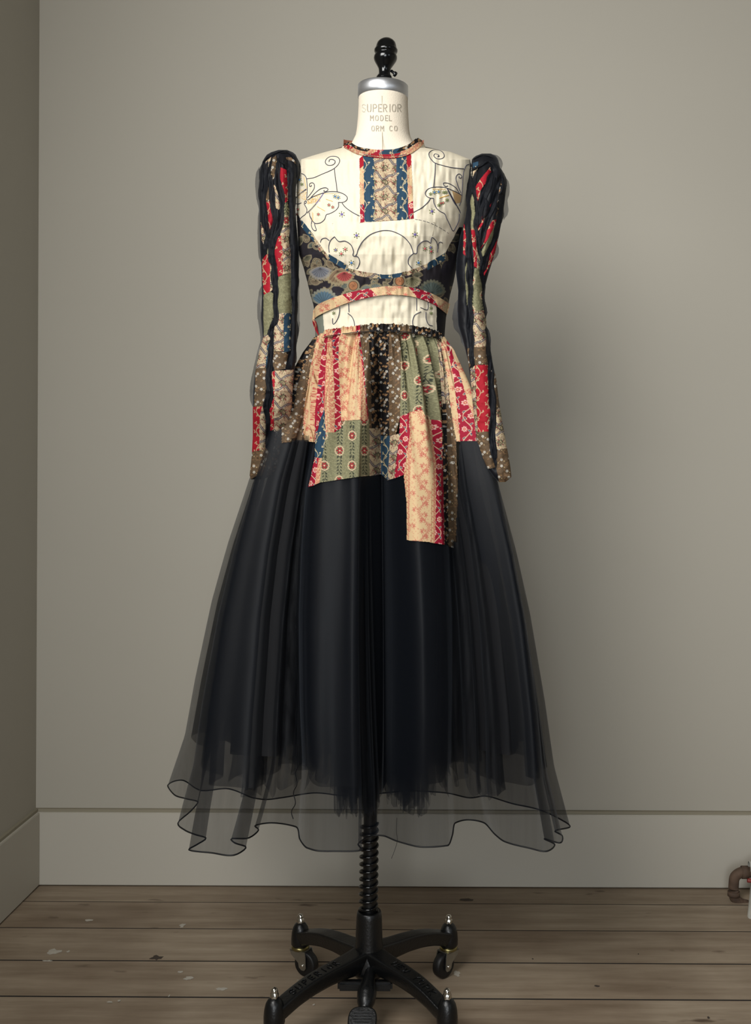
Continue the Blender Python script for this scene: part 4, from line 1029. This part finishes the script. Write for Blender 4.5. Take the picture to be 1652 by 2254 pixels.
def sleeve(side, rows, seams, defs, rufs):
    y0, y1 = rows[0][0], rows[-1][0]
    q = np.linspace(0, 1, 120); s_ = np.sin((q - .5) * np.pi) * .5 + (2 * q - 1) * .5
    pyg, ss = np.meshgrid(np.linspace(y0, y1, 860), s_, indexing='ij')
    c = (interp(pyg, rows, 1) + interp(pyg, rows, 2)) / 2; h = (interp(pyg, rows, 2) - interp(pyg, rows, 1)) / 2
    pxg = c + h * ss
    Yf = slY(pxg, pyg, rows, seams)
    P = unpv(pxg, pyg, Yf)
    # dark silk base tube (front + back) just under the patches
    st = 6
    pf = pyg[::st, ::3]; xf = pxg[::st, ::3]
    A = unpv(xf, pf, Yf[::st, ::3] + .0012)
    hb = h[::st, ::3]; B = unpv(xf, pf, interp(pf, rows, 3) + np.minimum(hb * DC / F * .95, .04) * np.sqrt(np.clip(1 - ss[::st, ::3] ** 2, 0, 1)))
    ring = np.concatenate([A, B[:, ::-1]], 1)
    base = adopt(grid_obj('sleeve', ring, M_sleeve, None, closed=True))
    base['label'] = side
    ids, objs = split_patches(P, pxg, pyg, pxg, pyg, defs, None, names='sleeve_patch')
    for o in objs: adopt(o, base)
    # frayed organza strips standing along the seams
    for pts, w, mode in rufs:
        L = catmull(pts, 10); seg = np.r_[0, np.cumsum(np.hypot(*np.diff(L, axis=0).T))]
        n = int(seg[-1] / 1.1); k = np.linspace(0, seg[-1], n); x = np.interp(k, seg, L[:, 0]); y = np.interp(k, seg, L[:, 1])
        ph = random.uniform(0, 50); m = 9
        r = np.linspace(-.5, .5, m)[:, None]
        ww = w * (.7 + .6 * vnoise(k + ph, k * 0, 26)) + 1.2 * vnoise(k, k * 0 + ph, 1.5)
        taper = np.clip(np.minimum(k, seg[-1] - k) / 12, .15, 1)
        if mode == 'edge':   # free flap outward of the sleeve
            X = x + r * ww * taper + 1.4 * np.sin(k / 31 + ph); Yp = y + 0 * X
            Yd = interp(Yp, rows, 3) - .006 + .005 * np.sin(k / 37 + ph) * r * 2 + 0 * X
        else:
            X = x + r * ww * taper + 1.4 * np.sin(k / 9 + ph); Yp = y + 0 * X
            Yd = slY(X, Yp, rows, seams) - .0012 - .0026 * np.cos(r * 3.1) - .0009 * np.sin(k / 13 + ph + r * 4)
        adopt(grid_obj('organza_strip', unpv(X, Yp, Yd), M_ruf if mode != 'edge' else M_org2, None), base)
    return base
M_org2 = organza('sheer_organza_fringe', (30, 34, 42), .62, .5, .08, .08)
rufL = [(cc3([(235, 330), (215, 500), (225, 700), (240, 860), (230, 1000), (232, 1200), (245, 1400), (270, 1560)]), 8, 'edge'),
 (cc3([(255, 1850), (235, 2050), (245, 2254)]) + cc4([(255, 100), (275, 300), (225, 480), (180, 700), (150, 850), (140, 1000), (155, 1180)]), 8, 'edge'),
 (cc3([(270, 300), (255, 500), (270, 800), (290, 1000), (300, 1150)]), 11, 's'), (seamL[0], 10, 's'), (seamL[1][:12], 12, 's'), (seamL[1][11:], 10, 's'), (seamL[2], 10, 's'),
 (cc3([(560, 240), (640, 420), (650, 700), (655, 1000), (665, 1300), (680, 1700), (685, 2254)]) + cc4([(680, 300), (660, 600), (650, 690)]), 14, 's'),
 (cc3([(500, 150), (600, 150), (700, 220), (735, 330), (715, 480)]), 7, 's'), (cc3([(270, 280), (330, 220), (420, 160), (520, 125), (620, 130)]), 6, 's'),
 (cc3([(480, 260), (540, 290), (600, 330), (640, 420)]), 11, 's'), (cc3([(735, 1200), (725, 1600), (735, 1800), (722, 2254)]) + cc4([(728, 120), (710, 300)]), 5, 'edge')]
rufR = [(cc5([(560, 165), (640, 190), (690, 260), (700, 370)]), 7, 'edge'), (cc5([(760, 450), (795, 560), (790, 680), (765, 760), (770, 900), (735, 1010)]), 9, 'edge'), (cc5([(660, 1300), (660, 1420), (610, 1540)]), 8, 'edge'),
 (cc5([(170, 2000), (150, 2150), (140, 2254)]) + cc6([(150, 100), (165, 190), (215, 280), (250, 440)]), 14, 'edge'), (seamR[0], 11, 's'), (seamR[1][:8], 7, 's'), (seamR[1][8:], 9, 's'), (seamR[2], 14, 's'), (seamR[3], 10, 's'), (seamR[4], 10, 's'),
 (cc5([(330, 240), (420, 190), (520, 180), (600, 210)]), 10, 's'), (cc5([(340, 370), (440, 320), (560, 260), (640, 330), (660, 500)]), 12, 's'), (cc5([(640, 300), (720, 420), (740, 600), (700, 820)]), 12, 's'),
 (cc5([(480, 700), (540, 860), (460, 1000)]), 14, 's'), (cc6([(590, 700), (600, 1000), (620, 1300), (600, 1600), (640, 1900)]), 10, 's')]
slL = sleeve('long patchwork sleeve at the left of the bodice', SLL, seamL, LD, rufL)
slR = sleeve('long patchwork sleeve at the right of the bodice', SLR, seamR, RD, rufR)

# ------------------------------------------------------------------ the dress form
BX, BY = -.1705, 2.06
form = empty('dress_form', (BX, BY, 0))
tag(form, 'linen dressmaker form on black cast-iron wheeled stand, wearing the patchwork dress', 'dress form')
def fadopt(o, parent=form):
    return adopt(o, parent)
def W(px, py, Y=DC): return [float(v) for v in unp(px, py, Y)]
nx, ny_, nz = W(843, 190)
ztop = CAMH + 840 * DC / F
def zz(py): return CAMH - (py - CY + 0.7) * DC / F
# neck and torso: ring grid
rows = [(216, 843, 54.0, .048), (235, 843, 54.2, .048), (260, 843, 55.5, .049), (285, 842.5, 57.5, .050), (300, 842.5, 60, .050), (312, 842.5, 66, .050), (322, 843, 72, .050)]
pr, a = [], np.linspace(0, 2 * np.pi, 96, endpoint=False)
for py_, c_, h_, d_ in [(r_[0], r_[1], r_[2], r_[3]) for r_ in rows]:
    cx_, _, cz_ = W(c_, py_); pr.append(np.stack([cx_ + h_ * DC / F * np.cos(a), DC + d_ * np.sin(a), cz_ + 0 * a], -1))
for py_ in (345, 370, 420, 480, 540, 600, 660, 720):
    cx_, _, cz_ = W(float(bod_c(py_)), py_); h_ = float(bod_h(py_ - 8)) * DC / F * (.7 if py_ < 350 else .92); d_ = float(interp(py_ - 26, BROW, 3)) / 1000 * .8
    yy = DC + np.where(np.sin(a) < 0, d_, d_ * .7) * np.sin(a)
    pr.append(np.stack([cx_ + h_ * np.cos(a), yy, cz_ + 0 * a], -1))
for z_, h_, d_ in ((1.27, .105, .045), (1.2, .105, .035), (1.15, .10, .03), (1.145, .02, .02)):
    pr.append(np.stack([-.155 + h_ * np.cos(a), DC + d_ * np.sin(a), z_ + 0 * a], -1))
body = fadopt(grid_obj('torso', np.array(pr), M_linen, None, closed=True)); body['label'] = 'cream linen-covered neck and torso'
capz0, capz1 = zz(217), zz(189.5)
cxn = W(842.5, 203)[0]
cap = fadopt(lathe('neck_cap', [(.001, capz0), (.0478, capz0), (.0488, capz0 + .0008), (.0488, capz1 - .001), (.0480, capz1), (.001, capz1)], M_cap, None, 96, (cxn, DC)))
cap['label'] = 'brushed aluminium neck cap'
# stencilled lettering on the neck
def arc(cx, cy, rx, ry, a0, a1, n=8): return [(cx + rx * math.cos(math.radians(a0 + (a1 - a0) * k / n)), cy + ry * math.sin(math.radians(a0 + (a1 - a0) * k / n))) for k in range(n + 1)]
GL = {'S': [arc(.5, .26, .36, .22, -20, -165), arc(.5, .26, .36, .22, -195, -255) + [(.55, .5)], [(.6, .52)] + arc(.5, .74, .36, .24, -60, 20), arc(.5, .74, .36, .24, 45, 160)],
      'U': [[(.12, 0), (.12, .6)] + arc(.5, .68, .38, .3, 165, 105), arc(.5, .68, .38, .3, 75, 15) + [(.88, .6), (.88, 0)]],
      'P': [[(.14, 0), (.14, 1)], [(.3, .04)] + arc(.5, .27, .36, .23, -90, 90) + [(.3, .5)]],
      'E': [[(.14, 0), (.14, 1)], [(.3, .05), (.85, .05)], [(.3, .5), (.75, .5)], [(.3, .95), (.85, .95)]],
      'R': [[(.14, 0), (.14, 1)], [(.3, .04)] + arc(.5, .27, .36, .23, -90, 90) + [(.3, .5)], [(.5, .58), (.88, 1)]],
      'I': [[(.5, 0), (.5, 1)]], 'N': [[(.1, 1), (.1, 0), (.9, 1), (.9, 0)]], 'W': [[(.05, 0), (.3, 1), (.5, .3), (.7, 1), (.95, 0)]], 'Y': [[(.08, 0), (.5, .5), (.92, 0)], [(.5, .5), (.5, 1)]], 'K': [[(.12, 0), (.12, 1)], [(.9, 0), (.2, .5), (.9, 1)]],
      'O': [arc(.5, .5, .38, .48, -78, 78, 12), arc(.5, .5, .38, .48, 102, 258, 12)],
      'M': [[(.08, 1), (.08, 0)], [(.18, .1), (.5, .62)], [(.55, .55), (.82, .1)], [(.92, 0), (.92, 1)]],
      'D': [[(.14, 0), (.14, 1)], [(.3, .04)] + arc(.42, .5, .44, .46, -80, 80, 12) + [(.3, .96)]],
      'L': [[(.14, 0), (.14, 1)], [(.3, .95), (.85, .95)]],
      'C': [arc(.5, .5, .38, .48, -40, -82, 5), arc(.5, .5, .38, .48, -98, -262, 12), arc(.5, .5, .38, .48, 82, 40, 5)]}
def letter(ch, x0, y0, w, h, sw, tilt=0):
    Vs, Fs, o = [], [], 0
    for stt in GL[ch]:
        p = np.array(stt) * [w, h] + [x0, y0]
        seg = np.r_[0, np.cumsum(np.hypot(*np.diff(p, axis=0).T))]; k = np.linspace(0, seg[-1], max(4, int(seg[-1] / 1.2)))
        p = np.stack([np.interp(k, seg, p[:, 0]), np.interp(k, seg, p[:, 1])], -1)
        t_ = np.gradient(p, axis=0); t_ /= np.linalg.norm(t_, axis=1)[:, None]; n_ = np.stack([-t_[:, 1], t_[:, 0]], -1)
        G = np.stack([p - n_ * sw / 2, p + n_ * sw / 2], 0)
        Yn = np.full(G.shape[:2], DC - .048)
        for _ in range(6):
            Pn = unpv(G[..., 0], G[..., 1], Yn)
            prow = CY - .7 - (Pn[..., 2] - CAMH) * F / DC   # row of the same height at the form's depth
            hn = np.interp(prow, [q_[0] for q_ in rows], [q_[2] for q_ in rows]) * DC / F; dn = np.interp(prow, [q_[0] for q_ in rows], [q_[3] for q_ in rows])
            sx_ = np.clip((Pn[..., 0] - W(843, 245)[0]) / hn, -.99, .99); Yn = DC - dn * np.sqrt(1 - sx_ ** 2) - .0007
        Vw = unpv(G[..., 0], G[..., 1], Yn)
        Vs.append(Vw.reshape(-1, 3)); Fs.append(grid_faces(2, len(p)) + o); o += 2 * len(p)
    ob = mesh_obj('stencil_letter', np.concatenate(Vs), np.concatenate(Fs), M_stencil if ch != 'S' else M_stencil_faint, None); fadopt(ob, body)
M_stencil_faint = simple('faded_stencil_ink', (196, 188, 172), .9)
def word(txt, xs, y0, h, w, sw, dy=0):
    for i, (ch, x) in enumerate(zip(txt, xs)): letter(ch, x, y0 + dy * i, w, h, sw)
word('SUPERIOR', [795, 807, 819.5, 831.5, 842, 852.5, 861.5, 873.5], 229, 17.5, 10.2, 1.8)
word('MODEL', [814, 825, 836, 846.5, 855], 253.5, 12.5, 8.0, 1.5)
word('ORM', [816.5, 826.5, 836.5], 276.5, 12.5, 8.0, 1.5); word('CO', [856, 866.5], 276.5, 12, 8.0, 1.5)
sp = np.array([(840.5, 211), (840.8, 250), (841, 290), (841.3, 312), (841.5, 330)])
fadopt(tubes_obj('neck_seam', [(unpv(sp[:, 0], sp[:, 1], DC - np.array([.0480, .0486, .0497, .0520, .058])), .0006)], M_seam, None, 4), body)
# finial
fp = [(420, 64), (405, 64), (392, 61), (380, 52), (368, 45), (345, 46), (325, 50), (305, 62), (280, 78), (262, 88), (245, 92), (228, 90), (215, 82), (207, 80), (200, 88), (190, 92), (178, 92), (168, 84), (158, 82), (148, 79), (135, 76), (120, 70), (105, 56), (92, 36), (84, 16), (81, 1)]
zf = lambda y: CAMH - (60 + y / 3.591 - CY + .7) * DC / F
fin = fadopt(lathe('finial', [(.03, capz1)] + [(h_ / 3.591 * DC / F, max(zf(y), capz1 + .0004)) for y, h_ in fp], M_blackg, None, 48, (W(844, 176)[0], DC), lean=.06))
fin['label'] = 'glossy black turned finial'
p0 = np.array(W(861, 156)); p1 = np.array(W(868, 162, 2.055)); p2 = np.array(W(871, 165, 2.055))
fadopt(tubes_obj('thumb_screw', [([p0, p0 * .5 + p1 * .5, p1], .0028), ([p1 + [-.001, 0, 0.0005], p1, p2, p2 + [.0005, 0, -.0003]], [.0045, .005, .005, .003])], M_blackg, None, 12), fin)
# pole, spring
ax = lambda z: BX + (z - .13) * .0063 + .0012
zhub = zz(2004)
zs = np.linspace(.09, 1.05, 30)
fadopt(tubes_obj('pole', [(np.stack([ax(zs), 0 * zs + BY, zs], -1), .0132)], M_black, None, 32))
zsp0, zsp1 = zhub - .004, zz(1812)
pitch = .01445; turns = (zsp1 - zsp0) / pitch; k = np.linspace(0, turns * 2 * np.pi, int(turns * 40))
z_ = zsp0 + pitch * k / (2 * np.pi)
spr = np.stack([ax(z_) - .0018 + .0165 * np.cos(k), BY + .0165 * np.sin(k), z_], -1)
fadopt(tubes_obj('spring', [(spr, .0025)], M_blackg, None, 10))
# hub
hx = ax(.15)
hub = fadopt(lathe('hub', [(.0135, zhub - .004), (.019, zhub - .002), (.0215, zhub), (.0235, zhub - .003), (.0247, zhub - .012), (.0262, .14), (.029, .115), (.033, .098), (.034, .085), (.026, .074), (.001, .07)], M_black, None, 48, (hx, BY)))
# legs
def leg(ax_, ay_, text=None):
    r_tab = [.012, .035, .065, .10, .14, .175, .20, .222]
    z_top = [.130, .127, .1235, .121, .116, .107, .098, .090]
    hgt = [.046, .040, .035, .032, .031, .030, .030, .030]
    wid = [.022, .020, .0185, .0175, .017, .0165, .017, .0175]
    L = math.hypot(ax_, ay_); dx, dy = ax_ / L, ay_ / L; sx, sy = -dy, dx
    rt = np.array(r_tab) * (L / .222); rr = np.linspace(rt[0], rt[-1], 34)
    zt = np.interp(rr, rt, z_top); k_ = np.hanning(7); k_ /= k_.sum(); zt = np.convolve(np.pad(zt, 3, mode='edge'), k_, 'valid')
    hh = np.interp(rr, rt, hgt); ww = np.interp(rr, rt, wid)
    prof = [(-1, -.12), (-.92, -.02), (-.75, 0), (.75, 0), (.92, -.02), (1, -.12), (.72, -.9), (.6, -1), (-.6, -1), (-.72, -.9)]
    G = np.zeros((len(rr), len(prof), 3))
    for j, (s, t_) in enumerate(prof):
        G[:, j, 0] = hx * 0 + BX + dx * rr + sx * s * ww; G[:, j, 1] = BY + dy * rr + sy * s * ww; G[:, j, 2] = zt + t_ * hh
    o = fadopt(grid_obj('leg', G, M_black, None, closed=True))
    bmod = o.modifiers.new('soft', 'SUBSURF'); bmod.levels = 1; bmod.render_levels = 1
    if text:
        adv = (rt[-1] * .52) / len(text); r0 = rt[-1] * .34
        for i, ch in enumerate(text):
            if ch == ' ': continue
            tl = []
            for stt in GL[ch]:
                pts = []
                for (x, y) in stt:
                    if text_dir(dx) > 0: rad = r0 + i * adv + x * adv * .75; lat = (y - .5) * -.015 * 1
                    else: rad = r0 + (len(text) - 1 - i) * adv + (1 - x) * adv * .75; lat = (y - .5) * .015
                    zt_ = float(np.interp(rad, rr, zt)) + .0008
                    pts.append((BX + dx * rad + sx * lat, BY + dy * rad + sy * lat, zt_))
                tl.append((np.array(pts), .0009))
            adopt(tubes_obj('raised_letter', tl, M_black, None, 5), o)
    return o
def text_dir(dx): return 1 if dx > 0 else -1
hw, hd = .155, .1575
GL['F'] = [[(.14, 0), (.14, 1)], [(.3, .05), (.85, .05)], [(.3, .5), (.75, .5)]]
def caster(px_, py_, yaw):
    # boss at leg end, acorn nut, fork and wheel
    cx_, cy_ = BX + px_, BY + py_
    leg_boss = fadopt(lathe('caster_boss', [(.001, .110), (.007, .1085), (.0115, .105), (.0155, .098), (.018, .088), (.0192, .076), (.0192, .064), (.017, .0605), (.001, .060)], M_black, None, 32, (cx_, cy_)))
    nut = lathe('acorn_nut', [(.0075, .106), (.0075, .1158), (.0066, .1164), (.0065, .1195), (.0056, .1230), (.0036, .1255), (.0003, .1265)], M_steel, None, 6 if False else 24, (cx_, cy_))
    # hexagonal flats
    for v in nut.data.vertices:
        if v.co.z < .1160:
            a_ = math.atan2(v.co.y - cy_, v.co.x - cx_); m_ = .0068 / max(.0001, math.cos(((a_) % (math.pi / 3)) - math.pi / 6))
            v.co.x = cx_ + m_ * math.cos(a_); v.co.y = cy_ + m_ * math.sin(a_)
    fadopt(nut, leg_boss)
    # swivel cup
    c, s = math.cos(yaw), math.sin(yaw)
    def tr(x, y, z): return (cx_ + c * x - s * y, cy_ + s * x + c * y, z)
    cup = fadopt(lathe('swivel_cup', [(.001, .0605), (.017, .0605), (.0185, .058), (.0185, .055), (.016, .0525), (.001, .0525)], M_brass, None, 32, (cx_, cy_)))
    bm = bmesh.new()
    off = -.016
    for sd in (-1, 1):
        prof = [(-.020, .054), (.017, .054), (.013, .044), (off + .011, .030), (off + .009, .021), (off + .003, .0165), (off - .004, .0165), (off - .008, .022), (-.023, .044)]
        vs = [[bm.verts.new(tr(x, sd * .0135 + e, z)) for x, z in prof] for e in (-.001, .001)]
        bm.faces.new(vs[0]); bm.faces.new(vs[1][::-1])
        for i in range(len(prof)):
            j = (i + 1) % len(prof); bm.faces.new([vs[0][i], vs[1][i], vs[1][j], vs[0][j]])
    prof = [(-.018, .0515), (.016, .0515), (.016, .0545), (-.018, .0545)]
    vs = [[bm.verts.new(tr(x, e, z)) for x, z in prof] for e in (-.0145, .0145)]
    bm.faces.new(vs[0]); bm.faces.new(vs[1][::-1])
    for i in range(4):
        j = (i + 1) % 4; bm.faces.new([vs[0][i], vs[1][i], vs[1][j], vs[0][j]])
    bmesh.ops.recalc_face_normals(bm, faces=bm.faces)
    fork = fadopt(bm_obj('caster_fork', bm, M_zinc))
    # wheel
    pr_ = [(.004, -.009), (.017, -.0095), (.0225, -.0095), (.0248, -.0075), (.0252, 0), (.0248, .0075), (.0225, .0095), (.017, .0095), (.004, .009)]
    a_ = np.linspace(0, 2 * np.pi, 40, endpoint=False); V = []
    for r_, w_ in pr_:
        V.append([tr(off + r_ * math.cos(t_), w_, .0262 + r_ * math.sin(t_)) for t_ in a_])
    wh = adopt(grid_obj('wheel', np.array(V), M_rubber, None, closed=True), fork)
    bv = []
    for sd in (-1, 1):
        bv.append((np.array([tr(off, sd * .010, .0262), tr(off, sd * .0150, .0262), tr(off, sd * .0172, .0262), tr(off, sd * .0176, .0262)]), [.0035, .0035, .003, .0002]))
    adopt(tubes_obj('axle_bolt', bv, M_steel, None, 14), fork)
leg(-hw, -hd, 'SUPERIOR'); leg(hw, -hd, 'NEW YORK'); leg(-hw, hd); leg(hw, hd)
caster(-hw, hd, math.radians(152)); caster(hw, hd, math.radians(48)); caster(-hw, -hd, math.radians(30)); caster(hw, -hd, math.radians(-60))
# brace and pedal
bm = bmesh.new()
zb = .088
box(bm, BX - .054, BX + .050, BY - .052, BY - .034, zb - .022, zb - .004, .004)
fadopt(bm_obj('cross_brace', bm, M_black, None))
pxc = W(808, 2150, 1.99)[0]
lev = [(pxc + .002, BY - .03, .096), (pxc + .001, BY - .05, .088), (pxc, BY - .068, .078), (pxc - .001, BY - .086, .066), (pxc - .002, BY - .098, .057), (pxc - .004, BY - .112, .050)]
fadopt(tubes_obj('pedal_lever', [(catmull(lev, 6), np.interp(np.linspace(0, 1, 31), [0, .25, .45, .62, .8, 1], [.009, .013, .0185, .0165, .0115, .012]))], M_black, None, 20))
# pedal plate: rounded plate tipped toward the camera, with ridges
pc_ = Vector((W(797.5, 2218, 1.93)[0], 1.925, .0575)); tip = Matrix.Rotation(math.radians(38), 4, 'X')
bm = bmesh.new(); outl = []
for k_ in range(40):
    a_ = k_ / 40 * 2 * math.pi; x = math.copysign(abs(math.cos(a_)) ** .62, math.cos(a_)) * .0268; y = math.copysign(abs(math.sin(a_)) ** .8, math.sin(a_)) * .0245
    outl.append((x, y))
rings = []
for sc_, z in ((1, -.010), (1.0, -.004), (.97, -.001), (.90, 0.0)):
    rings.append([bm.verts.new(pc_ + tip @ Vector((x * sc_, y * sc_, z))) for x, y in outl])
for r0_, r1_ in zip(rings[:-1], rings[1:]):
    for i in range(40): bm.faces.new([r0_[i], r0_[(i + 1) % 40], r1_[(i + 1) % 40], r1_[i]])
bm.faces.new(rings[-1]); bm.faces.new(rings[0][::-1])
bmesh.ops.recalc_face_normals(bm, faces=bm.faces)
ped = fadopt(bm_obj('pedal', bm, M_black))
rl = []
for k_ in range(6):
    y = .013 - k_ * .0052
    rl.append((np.array([tuple(pc_ + tip @ Vector((x, y, .0006))) for x in (-.0165, -.008, .008, .0165)]), .0013))
fadopt(tubes_obj('pedal_ridge', rl, M_black, None, 6), ped)

# ------------------------------------------------------------------ radiator pipe at the right edge
pp = empty('radiator_pipe', (W(1640, 1990, 2.56)[0], 2.56, 0))
tag(pp, 'rusty iron radiator pipe elbow low at the right edge by the baseboard', 'pipe')
Yp_ = 2.60
path = unpv([1700, 1668, 1645, 1630, 1617, 1614, 1614, 1618, 1634, 1652, 1700], [1920, 1920, 1920, 1920.5, 1930, 1946, 1965, 1979, 1991, 1996, 2000], Yp_)
adopt(tubes_obj('bent_pipe', [(catmull(path, 6), .0125)], M_rust, None, 20), pp)
def ring_tube(name, a_, b_, r_, mat): 
    a_, b_ = np.array(W(*a_)), np.array(W(*b_)); adopt(tubes_obj(name, [(np.array([a_, a_ * .98 + b_ * .02, b_ * .98 + a_ * .02, b_]), [r_ * .9, r_, r_, r_ * .9])], mat, None, 20), pp)
ring_tube('coupling', (1631, 1920, Yp_), (1646, 1920, Yp_), .0155, M_rust)
ring_tube('coupling', (1614, 1962, Yp_), (1614, 1972, Yp_), .0150, M_rust)
ring_tube('coupling', (1632, 1992, Yp_), (1644, 1995, Yp_), .0150, M_rust)
ring_tube('union_nut', (1648, 1908, Yp_), (1700, 1906, Yp_), .0140, M_oldwhite)
ring_tube('valve_stem', (1660, 1950, Yp_), (1652, 2030, 2.50), .0100, M_oldwhite)
ring_tube('handle', (1644, 1938, Yp_ - .02), (1690, 1942, Yp_ - .02), .0050, M_redpaint)
ring_tube('leg', (1644, 1990, Yp_), (1690, 2040, Yp_ - .02), .0080, M_oldwhite)
print('tris', sum(len(o.data.polygons) for o in bpy.data.objects if o.type == 'MESH') * 2)
